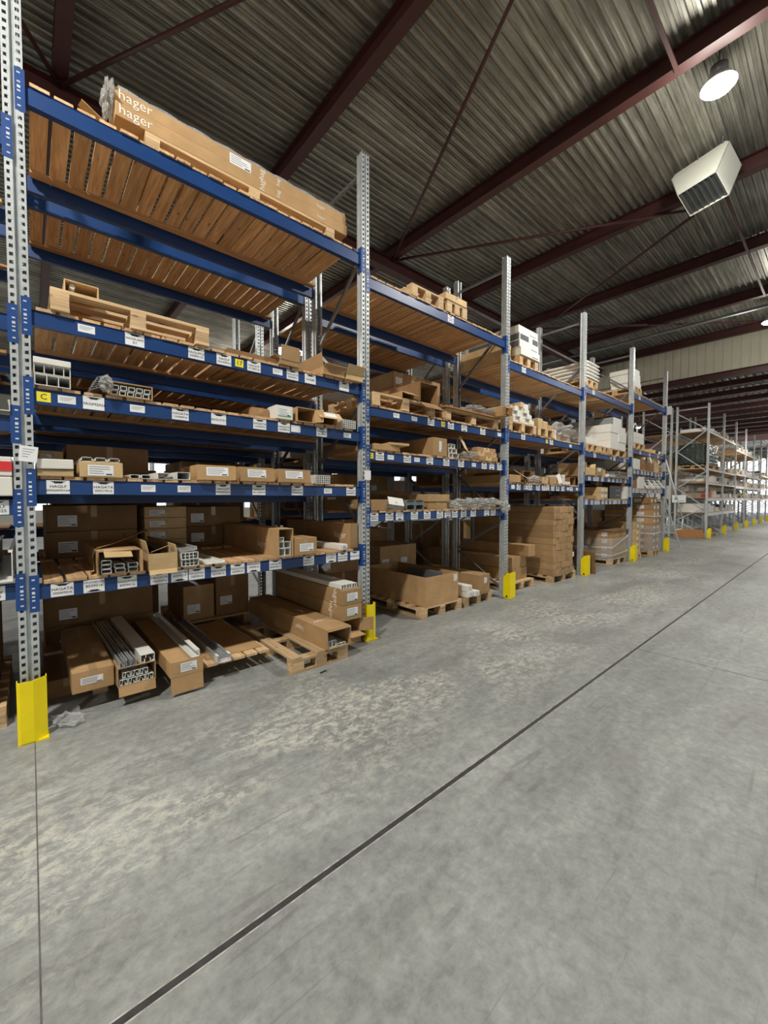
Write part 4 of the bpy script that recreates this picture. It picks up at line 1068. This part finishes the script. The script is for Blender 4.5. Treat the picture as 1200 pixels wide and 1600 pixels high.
carton('white carton behind at the right of the third bay upper shelf', 7.32, FY+.25, z, .40, .6, .25, mat='white_carton')
film_lump('pale film covered heap at the right of the third bay upper shelf', 7.9, FY+.4, z, .26, .3, .17, seed=55)
z = S3[2]
pallet('pallet under the white cartons on top of the third bay', 5.96, FY+.02, z, .58, 1.1, boards='x')
for r in range(4):
    carton('white carton on top of the third bay, %s layer from below' % _ord[r], 5.95+(.01, -.01, .0, -.015)[r], FY+.0+.01*r, z+.146+r*.118, .60, 1.1, .116, mat='white_carton', tape=False, group='white cartons on top of the third bay')
    t_ = bpy.data.objects[[q.name for q in bpy.data.objects if q.get('label', '').startswith('white carton on top of the third bay, %s' % _ord[r])][0]]
    b = MB().box(.02, .28, -.0015, 0, .012, .10, 'dark_grey_card') if r == 2 else MB().box(.35, .55, -.0015, 0, .02, .035, 'ink_grey')
    if r == 2: b.box(.40, .58, -.0015, 0, .012, .10, 'dark_grey_card')
    if r in (1, 2): b.box(-.0015, 0, .02, 1.0, .010, .106, 'dark_grey_card')
    b.build('printed_panel', t_)
carton('long pale carton behind the white cartons on top of the third bay', 5.66, FY+.15, z, .26, .9, .30, mat='kraft_pale')

# ------------------------------------------------------------------ fourth bay
S4 = [lv+.022 for lv in LV[4]]
pallet('pallet of the film wrapped carton load in the fourth bay', 10.02, 3.49, 0, .95, 1.2, boards='x')
for r in range(4):
    for q in range(4):
        c = carton('carton of the film wrapped load, %s layer from below, %s column from left' % (_ord[r], _ord[q]), 10.03+q*.232, 3.50, .146+r*.162, .229, 1.2, .16, tape=False, mat='kraft', group='cartons of the film wrapped load')
        if q == 0: put('sticker', sticker_mesh(.12, .09), c, (-.001, .22, .03), (0, 0, -PI/2))
o = MB().box(0, 1.12, 0, 1.25, 0, .008, 'kraft_brown').build('cardboard_sheet', None, (9.98, 3.47, .797)); tag(o, 'brown cover sheet on the film wrapped load', 'cardboard sheet')
def shroud(label, x0, x1, y0, y1, z0, z1, m='stretch_film', name='stretch_wrap'):
    b = MB(); n = 14
    ring = [(x0, y0), (x1, y0), (x1, y1), (x0, y1)]
    P = []
    for a in range(4):
        (xa, ya), (xb, yb) = ring[a], ring[(a+1) % 4]
        for k in range(n):
            t_ = k/n; P.append((xa+(xb-xa)*t_, ya+(yb-ya)*t_))
    rows = 8; rnd = random.Random(3); G = []
    for r in range(rows+1):
        row = []
        for (x, y) in P:
            w = .006+.006*math.sin(x*31+y*23+r*1.3); dx = (-1 if abs(x-x0) < 1e-6 else (1 if abs(x-x1) < 1e-6 else 0)); dy = (-1 if abs(y-y0) < 1e-6 else (1 if abs(y-y1) < 1e-6 else 0))
            row.append(b.bm.verts.new((x+dx*w, y+dy*w, z0+(z1-z0)*r/rows)))
        G.append(row)
    i = b.mi(m)
    for r in range(rows):
        for k in range(len(P)):
            f = b.bm.faces.new([G[r][k], G[r][(k+1) % len(P)], G[r+1][(k+1) % len(P)], G[r+1][k]]); f.material_index = i; f.smooth = True
    return tag(b.build(name, fix=False), label, 'plastic wrap')
shroud('clear stretch film around the lower part of the fourth bay load', 10.015, 10.975, 3.485, 4.72, .12, .62)
def strap_band(label, x0, x1, y0, y1, z, dz=0):
    b = MB(); q = .006
    b.bar((x0, y1, z), (x0, y0, z+dz*.2), .004, .018, 'strap').bar((x0, y0, z+dz*.2), (x1, y0, z+dz), .004, .018, 'strap').bar((x1, y0, z+dz), (x1, y1, z+dz), .004, .018, 'strap')
    return tag(b.build('strap'), label, 'strap')
strap_band('white rope strap rising across the fourth bay load', 10.000, 10.99, 3.468, 4.7, .36, .28)
strap_band('lower white strap around the fourth bay load', 10.000, 10.99, 3.468, 4.7, .22, .06)
z = S4[0]
carton('low kraft carton at the left of the fourth bay lowest shelf', 8.62, FY, z, .42, .8, .07)
for k in range(4):
    carton('kraft carton in the fourth bay lowest shelf block, %s' % ['lower left', 'lower right', 'upper left', 'upper right'][k], 9.24+.26*(k % 2), FY+.03*(k % 2), z+.13*(k//2), .25, .9, .128, mat=('kraft_pale', 'kraft')[k % 2], sticker=(.05, .03, .14, .07), group='kraft carton block, fourth bay lowest shelf')
c = carton('black box with thin white lines on the fourth bay lowest shelf', 9.92, FY+.05, z, .72, .6, .30, mat='black_plastic', tape=False)
MB().box(.35, .62, -.0015, 0, .08, .085, 'card_white').box(.35, .62, -.0015, 0, .19, .195, 'card_white').build('printed_lines', c)
for k in range(3):
    carton('white small box by the right upright of the fourth bay, %s' % ('bottom', 'middle', 'top')[k], 10.74, FY-.01, z+.1*k, .17, .5, .098, mat='white_carton', tape=False, group='white small boxes by the fifth upright')
z = S4[1]
c = carton('open kraft carton at the left of the fourth bay second shelf', 8.52, FY-.01, z, .42, .6, .15, mode='top', mat='kraft_pale', flaps=[('tback', .14, 10), ('tleft', .10, 15), ('tright', .09, 20)])
carton('kraft carton with white label on the fourth bay second shelf', 9.05, FY, z, .32, .7, .17, sticker=(.04, .09, .16, .07))
carton('narrow kraft carton behind the labelled one, fourth bay second shelf', 9.40, FY+.02, z, .16, .7, .15, mat='kraft_pale')
for k in range(3):
    profile('silvery profile bundle on the fourth bay second shelf, %s' % ('left', 'middle', 'right')[k], 9.66+.38*k, FY-.02, z+.0, BOXS(.34, .06, .005, (.1, .2)), 1.2, 'white_pvc', group='silvery profile bundles')
film_lump('film covering the silvery profile bundles of the fourth bay', 10.3, FY+.1, z+.062, .45, .2, .03, seed=61)
z = S4[2]
pallet('left pallet on the fourth bay third shelf', 8.48, FY-.01, z, .62, .9, boards='x')
for k in range(3):
    carton('flat white box on the left pallet of the fourth bay, %s' % ('bottom', 'middle', 'top')[k], 8.50, FY+.01*k, z+.146+.046*k, .56, .85, .044, mat='white_carton', tape=False, group='flat white boxes of the fourth bay')
pallet('middle low pallet on the fourth bay third shelf', 9.16, FY-.01, z, .54, .9, boards='x')
pallet('right pallet under the white carton block of the fourth bay', 9.76, FY-.01, z, .98, 1.1, boards='x')
for r in range(3):
    for q in range(2):
        c = carton('white carton of the fourth bay block, %s row, %s' % (_ord[r], ('left', 'right')[q]), 9.77+q*.487+.006*((r+q) % 2), FY+.008*((r*2+q) % 3), z+.146+r*.182, .474, 1.05, .179, mat='white_carton', tape=False, group='white carton block of the fourth bay')
        MB().box(-.0015, 0, .30, .7, .03, .036, 'ink_grey').box(-.0015, 0, .45, .6, .14, .15, 'ink').build('printed_lines', c)
c = carton('white grey sided carton on top of the fourth bay block', 10.02, FY+.03, z+.146+.546, .48, 1.0, .18, mat='white_carton', tape=False)
MB().box(-.0015, 0, .01, .99, .004, .176, 'ink_grey').build('grey_side', c)
z = S4[3]
pallet('pallet of white sacks on top of the fourth bay', 8.44, FY, z, .58, 1.1, boards='x')
def sack(label, x, y, z, w, d, h, group):
    bm = bmesh.new(); bmesh.ops.create_cube(bm, size=1)
    bmesh.ops.subdivide_edges(bm, edges=bm.edges[:], cuts=5, use_grid_fill=True)
    r = random.Random(int(z*1000))
    ph = r.uniform(0, 6)
    for v in bm.verts:
        c = v.co; e = max(abs(c.x)*2, abs(c.y)*2)
        c.z *= (1-.55*e**6); c.z += .05*math.sin(c.x*9+ph)*math.cos(c.y*11)
        v.co = Vector((c.x*w, c.y*d, c.z*h))
    for f in bm.faces: f.smooth = True
    me = bpy.data.meshes.new('sack'); bm.to_mesh(me); bm.free(); me.materials.append(MATS['white_carton'])
    return tag(put('sack', me, None, (x+w/2, y+d/2, z+h/2)), label, 'sack', group)
for k in range(5):
    sack('white flat sack on top of the fourth bay, %s from below' % _ord[k], 8.44+.01*(k % 2), FY-.02, z+.148+k*.0725, .60, 1.05, .062, 'white sacks on top of the fourth bay')

# ------------------------------------------------------------------ fifth bay
S5 = [lv+.022 for lv in LV[5]]
pallet('small pallet beside the fifth yellow guard', 11.36, 3.42, 0, .48, 1.0, boards='x')
for r in range(5):
    carton('kraft carton in the narrow column by the fifth guard, %s from below' % _ord[r], 11.38+(.02 if r > 3 else 0), 3.43, .146+r*.158, .40, .9, .156, mat='kraft_pale', sticker=(.1, .03, .12, .08), group='narrow kraft column by the fifth guard')
pallet('pallet under the tall carton load of the fifth bay', 12.46, 3.34, 0, .64, 1.2, boards='x')
for r in range(8):
    hh = .178
    for q in range(2):
        c = carton('carton of the tall fifth bay load, %s layer from below, %s' % (_ord[r], ('left', 'right')[q]), 12.46+q*.30 - (.03 if r == 7 else 0), 3.35+(.06 if r == 7 else 0), .146+r*.1795, .297, 1.2, hh, mat=('kraft_brown' if r == 7 else 'kraft'), tape=False, sticker=(.08, .04, .12, .08), group='cartons of the tall fifth bay load')
        if q == 0: put('sticker', sticker_mesh(.17, .09), c, (-.001, .38, .045), (0, 0, -PI/2))
shroud('clear stretch film around the lower half of the tall fifth bay load', 12.445, 13.075, 3.335, 4.56, .13, .80)
strap_band('upper white strap around the tall fifth bay load', 12.43, 13.09, 3.318, 4.56, 1.07, 0)
strap_band('lower white strap around the tall fifth bay load', 12.43, 13.09, 3.318, 4.56, .60, .02)
z = S5[3]
pallet('pallet on top of the fifth bay', 11.24, FY, z, .54, .9, boards='x')
for r in range(4):
    carton('white box of the slim stack on top of the fifth bay, %s from below' % _ord[r], 11.25+(.02, 0, .02, .0)[r], FY+.01*r, z+.146+r*.112, .44, .55, .11, mat='white_carton', tape=False, group='slim white stack on top of the fifth bay')
z = S5[2]
pallet('pallet on the fifth bay third shelf', 11.28, FY-.01, z, .78, 1.0, boards='x')
for r in range(2):
    carton('low white crate on the fifth bay third shelf, %s' % ('lower', 'upper')[r], 11.30, FY, z+.146+r*.13, .72, .9, .128, mat='white_carton', tape=False)
o = MB().tube([(0, 0, 0), (.05, 0, .18), (.16, 0, .24), (.28, 0, .18), (.33, 0, 0)], .018, 'white_pvc').build('bent_pipe', None, (11.5, FY+.1, z+.146+.262+.018)); tag(o, 'bent white pipe on the low white crates of the fifth bay', 'pipe')
carton('kraft carton at the right of the fifth bay third shelf', 12.9, FY+.1, z, .5, .7, .12, mat='kraft_pale')
z = S5[1]
for k in range(4):
    carton('carton on the fifth bay second shelf, %s from left' % _ord[k], 11.36+.58*k, FY+.05*(k % 2), z, (.40, .45, .40, .42)[k], .7, (.26, .30, .22, .24)[k], mat=('white_carton', 'kraft_brown', 'kraft_brown', 'kraft_pale')[k])
z = S5[0]
carton('light carton at the left of the fifth bay lower shelf', 11.36, FY+.05, z, .36, .7, .20, mat='kraft_brown')
carton('pale carton second on the fifth bay lower shelf', 11.80, FY+.02, z, .40, .7, .30, mat='white_carton')
for k in range(3):
    b = MB()
    for s_ in (0, .28): b.bar((s_, 0, 0), (s_, .35, .42), .03, .02, 'white_pvc')
    for q in range(5): b.bar((0, .05+.065*q, .06+.078*q), (.28, .05+.065*q, .06+.078*q), .02, .015, 'white_pvc')
    tag(b.build('rail_ladder', None, (12.32+.44*k, FY-.02, z+.012), (0, 0, -.35)), 'white slotted rail leaning in the fifth bay lower shelf, %s' % ('left', 'middle', 'right')[k], 'rail', 'white slotted rails')
tg = MB().box(-.004, 0, 0, .14, 0, .24, 'card_white').build('end_sign', None, (14.045, 3.36, 3.98)); tag(tg, 'white card sign at the top of the last blue bay upright', 'sign')

# ------------------------------------------------------------------ rolling steps in the cross aisle
st = thing('step_ladder', 'metal step ladder with handrails standing past the last blue bay', 'ladder', (14.72, 3.32, 0))
A0, A1 = Vector((.20, -.06, 0)), Vector((-.42, .40, 2.1)); Wd = Vector((.42, .50, 0))
MB().bar(A0, A1, .05, .025, 'aluminium').build('stile', st); MB().bar(A0+Wd, A1+Wd, .05, .025, 'aluminium').build('stile', st)
for k in range(8):
    t_ = (k+1)/8.6; MB().bar(A0.lerp(A1, t_), (A0+Wd).lerp(A1+Wd, t_), .09, .02, 'aluminium').build('tread', st)
B0 = Vector((-.46, .75, 0))
MB().bar(B0, A1, .03, .03, 'aluminium').build('rear_leg', st); MB().bar(B0+Wd, A1+Wd, .03, .03, 'aluminium').build('rear_leg', st)
for d_ in (Vector((0, 0, 0)), Wd):
    pts = [A0.lerp(A1, .28)+d_, A0.lerp(A1, .25)+d_+Vector((.20, -.12, .08)), A0.lerp(A1, .30)+d_+Vector((.26, -.16, .30)), A1+d_+Vector((.16, -.10, .75)), A1+d_+Vector((0, 0, .85)), A1+d_]
    MB().tube(pts, .017, 'white_pvc').build('handrail', st)

# ------------------------------------------------------------------ grey racking contents
o = MB().box(0, .04, 0, .96, 0, .33, 'panel_wood').build('kick_board', None, (XG-.16, PY+.09, .002)); tag(o, 'orange brown wooden kick board at the end of the grey racking', 'board')
s = thing('end_sign', 'pale sign with a green mark on the end of the grey racking', 'sign', (XG-.08, 4.14, 1.38))
MB().box(0, .01, 0, .46, 0, .30, 'card_white').build('plate', s); MB().box(-.002, 0, .26, .38, .10, .20, 'ink_green').box(-.002, 0, .06, .22, .05, .07, 'ink_grey').build('printed_mark', s)
G1 = [.98+.022, 1.56+.022, 2.15+.022, 2.70+.022, 4.15+.022]
pallet('pallet under the dark film wrapped load in the grey racking', XG+.12, PY+.03, G1[3], 2.1, 1.0, boards='x')
b = MB(); bm = b.bm; bmesh.ops.create_cube(bm, size=1); bmesh.ops.subdivide_edges(bm, edges=bm.edges[:], cuts=14, use_grid_fill=True)
for v in bm.verts:
    c = v.co; k = .012*math.sin(c.x*40+c.z*13)+.014*math.sin(c.z*37+c.y*29)+.01*math.sin(c.y*61)
    nrm = Vector(c).normalized(); v.co = Vector((c.x*1.95, c.y*.94, c.z*.80)) + nrm*k*1.6
for f in bm.faces: f.smooth = True
b.mi('dark_film'); tag(b.build('wrapped_load', None, (XG+1.12, PY+.55, G1[3]+.146+.425)), 'dark crinkled film wrapped load high in the grey racking', 'wrapped load')
o = MB().cyl((0, 0, 0), (0, .98, 0), .075, 'white_pvc', 20).build('pipe', None, (XG+.20, PY+.03, G1[2]+.08)); tag(o, 'thick white pipe lying at the end of the grey racking', 'pipe')
carton('translucent grey tub on the lowest grey shelf at its near end', XG+.10, PY+.02, G1[0], .55, .98, .34, mat='white_carton', tape=False)
c = MB().box(0, .5, 0, .02, 0, .22, 'red_cloth').box(0, .5, .02, .25, .0, .14, 'red_cloth').build('red_bin', None, (XG+.25, PY+.02, G1[1]), (0, 0, 0)); tag(c, 'red bin on the second grey shelf', 'bin')
pallet('pallet on the floor under the first grey bay', XG+.5, PY-.02, 0, 1.1, 1.0, boards='x')
mats = ['white_pvc', 'white_carton', 'aluminium', 'white_pvc', 'kraft_pale', 'galv_pale', 'white_carton', 'dark_grey_card']
shelfw = ['lowest', 'second', 'third', 'fourth', 'top']
def bit(kind, w, d, h, m):
    if kind == 0: return cached(('bit0', round(w, 2), round(h, 2), m), lambda: MB().box(0, w, 0, d, 0, h, m).mesh('small_box', bevel=.004))
    if kind == 1: return section_mesh(U(w, h, .004, .015), d, m)
    return section_mesh(BOXS(w, h, .004, (w*.5,)), d, m)
rg = random.Random(11)
for i in range(7):
    lv = [.98, 1.56, 2.15, 2.70, 4.15] if i < 2 else [1.55, 2.15, 2.75, 3.9] if i < 5 else [1.5, 2.2, 3.0]
    for s_, L_ in enumerate(lv):
        if (i == 0 and s_ in (3,)): continue
        x = XG+i*GP+(.12 if not (i == 0 and s_ <= 2) else .95); n = 0
        while x < XG+(i+1)*GP-.35 and n < 9:
            w = round(rg.choice([.12, .18, .24, .32]), 2); hh = round(rg.choice([.08, .12, .18, .26]), 2)
            kd = rg.randrange(3); m = rg.choice(mats)
            o = put(['small_box', 'metal_channel', 'hollow_profile'][kd], bit(kd, w, .9, hh, m), None, (x, PY+.02+rg.uniform(0, .06), L_+.0225))
            col = {'white_pvc': 'white', 'white_carton': 'cream', 'aluminium': 'silver', 'kraft_pale': 'kraft', 'galv_pale': 'grey', 'dark_grey_card': 'dark grey'}[m]
            tag(o, '%s %s on %s shelf of the %s grey bay, %s from left' % (col, ['box', 'channel', 'hollow profile'][kd], shelfw[s_] if L_ > 1 or s_ else 'lowest', _ord[i], _ord[n]),
                ['box', 'channel', 'profile'][kd], 'small goods on the grey racking')
            x += w+rg.uniform(.02, .12); n += 1
for i in range(6):
    for L_ in (1.5, 2.7):
        carton('big carton in the rear grey racking, bay %s, %s shelf' % (_ord[i], 'lower' if L_ < 2 else 'upper'), XG+i*GP+.3, PY+1.25, L_+.022, 1.5, .9, .55, mat=rg.choice(['kraft', 'kraft_pale', 'white_carton']), group='big cartons in the rear grey racking')
tag(MB().box(0, .5, 0, .3, 0, .25, 'hivis').build('bin', None, (XG+3*GP+.5, PY+.1, 1.55+.0225), (0, 0, 0)), 'small yellow green bin on the fourth grey bay', 'bin')

# ------------------------------------------------------------------ goods of the rear rows
ROWW = {1: [''], 2: ['lower', 'upper'], 3: ['lower', 'middle', 'upper'], 4: ['bottom', 'second', 'third', 'top'], 5: ['bottom', 'second', 'third', 'fourth', 'top']}
COLW = {1: [''], 2: ['left', 'right'], 3: ['left', 'centre', 'right'], 4: ['first', 'second', 'third', 'last']}
def rear(label, x, w, z, h, y=Y2+.03, d=.9, mat='kraft', nx_=1, nz=1, sticker=True, group=None):
    cw, ch = w/nx_, h/nz
    for r in range(nz):
        for q in range(nx_):
            lb = label if nx_*nz == 1 else label + ', ' + ' '.join(t for t in (ROWW[nz][r], COLW[nx_][q]) if t)
            carton(lb, x+q*cw, y, z+.001+r*ch, cw-.004, d, ch-.003, mat=mat, sticker=((cw*.12, ch*.2, min(.14, cw*.4), min(.10, ch*.5)) if sticker else None), group=group or (label if nx_*nz > 1 else None))
R1 = [lv+.022 for lv in LV2[1]]
rear('dark wide carton behind the lowest shelf of the nearest bay', .10, .71, R1[0], .48, mat='kraft_brown', nz=2)
rear('kraft carton pile behind the torn carton', .87, .40, R1[0], .46, nz=4, mat='kraft_pale')
rear('brown carton behind the tall narrow carton', 1.30, .66, R1[0], .45, y=Y2+.27, d=.7, mat='kraft_brown', nz=2)
rear('big carton on the rear second shelf', .26, .66, R1[1], .42, mat='kraft_brown')
rear('film wrapped carton at the left of the rear second shelf', .06, .18, R1[1], .35, mat='kraft_pale', nz=3)
rear('long carton at the left of the rear third shelf', .2, .8, R1[2], .18, mat='kraft_brown')
rear('low box on the rear second shelf', 1.1, .5, R1[1], .10, nx_=2)
rear('dark carton pile on the floor of the rear bay', .08, .92, 0, .90, y=Y2+.36, mat='kraft_brown', nz=3, d=.6)
pallet('pallet on the floor of the rear bay', 1.25, Y2+.20, 0, .80, 1.0)
rear('carton on the floor pallet of the rear bay', 1.28, .34, .146, .40, y=Y2+.25, d=.7, mat='kraft')
rear('dark carton right on the floor pallet of the rear bay', 1.64, .40, .146, .62, y=Y2+.25, d=.7, mat='kraft_brown')
R2 = [lv+.022 for lv in LV2[2]]
rear('dark carton wall at the left rear of the second bay', 2.86, .95, 0, 1.25, mat='kraft_brown', nz=5, nx_=1)
rear('kraft carton behind the big open carton', 4.15, .82, 0, .78, y=Y2+.18, d=.75, nx_=2, nz=2, mat='kraft')
rear('long brown carton on the rear lowest shelf of the second bay', 2.9, 1.9, R2[0], .26, y=Y2+.12, d=.8, mat='kraft_brown')
rear('carton on the rear middle shelf of the second bay', 3.2, .9, R2[1], .22, mat='kraft')
rear('film clouded load on the rear upper shelf of the second bay', 4.3, 1.1, R2[2], .95, mat='kraft', nx_=3, nz=4)
rear('big brown carton on the rear upper shelf of the second bay', 2.95, .9, R2[2], .3, mat='kraft')
rear('pale long carton on the rear top shelf of the second bay', 4.45, .8, R2[3], .25, mat='kraft_pale')
R3 = [lv+.022 for lv in LV2[3]]
rear('brown carton on the rear lower shelf of the third bay', 5.75, 2.3, R3[0], .35, mat='kraft_brown', nx_=3)
rear('white pile on the rear upper shelf of the third bay', 7.1, 1.0, R3[1], .55, mat='white_carton', nx_=2, nz=3)
rear('brown carton on the rear upper shelf of the third bay', 5.8, .9, R3[1], .3, mat='kraft_brown')
R4 = [lv+.022 for lv in LV2[4]]
rear('brown carton behind the film wrapped load', 9.3, 1.5, 0, 1.15, mat='kraft_brown', nx_=2, nz=3)
rear('brown carton on the rear lowest shelf of the fourth bay', 8.5, 2.3, R4[0], .5, mat='kraft_brown', nx_=3)
rear('white carton on the rear upper shelf of the fourth bay', 8.6, 1.1, R4[1], .5, mat='white_carton', nx_=2, nz=2)
R5 = [lv+.022 for lv in LV2[5]]
rear('kraft carton on the rear lower shelf of the fifth bay', 11.35, 2.2, R5[0], .5, mat='kraft', nx_=3)
rear('kraft carton on the floor behind the fifth bay', 11.35, 2.0, 0, 1.2, mat='kraft', nx_=2, nz=3)
# third row, lit from the rear aisle
for s_, lst in ((-1, [(.4, .9, 1.0, 'kraft_brown', 1, 2), (4.6, .9, .95, 'kraft', 1, 2), (6.0, 2.0, 1.0, 'kraft_brown', 2, 1), (9.0, 1.8, .95, 'kraft', 2, 1)]),
                (0, [(.2, 1.1, .7, 'kraft_brown', 1, 2), (1.6, .9, .85, 'kraft_brown', 2, 2), (2.95, 1.2, .92, 'kraft_pale', 4, 4), (4.5, 1.0, .8, 'kraft', 2, 2), (5.8, 1.3, .7, 'white_carton', 2, 3), (7.3, 1.0, .85, 'kraft', 1, 3), (8.7, 2.2, .8, 'kraft', 2, 2), (11.6, 1.9, .8, 'kraft_pale', 2, 2)]),
                (1, [(.3, 2.1, .6, 'kraft_brown', 2, 1), (3.3, 1.7, .75, 'white_carton', 3, 2), (5.8, 1.9, .5, 'kraft', 2, 1), (8.8, 2.0, .6, 'white_carton', 2, 2)]),
                (2, [(3.9, .95, .42, 'white_carton', 2, 2), (6.2, 1.4, .5, 'kraft', 2, 1), (9.0, 1.6, .6, 'white_carton', 2, 2)])):
    for i, (x, w, h_, m, a, c_) in enumerate(lst):
        rear('third row %s, %s pile: %s' % ('floor' if s_ < 0 else ('low shelf', 'middle shelf', 'high shelf')[s_], _ord[i], {'kraft_brown': 'brown carton', 'kraft_pale': 'pale carton', 'kraft': 'kraft carton', 'white_carton': 'white box'}[m]),
             x, w, 0 if s_ < 0 else [1.2, 2.2, 3.1][s_]+.022, h_, y=Y3+.05, d=.85, mat=m, nx_=a, nz=c_)
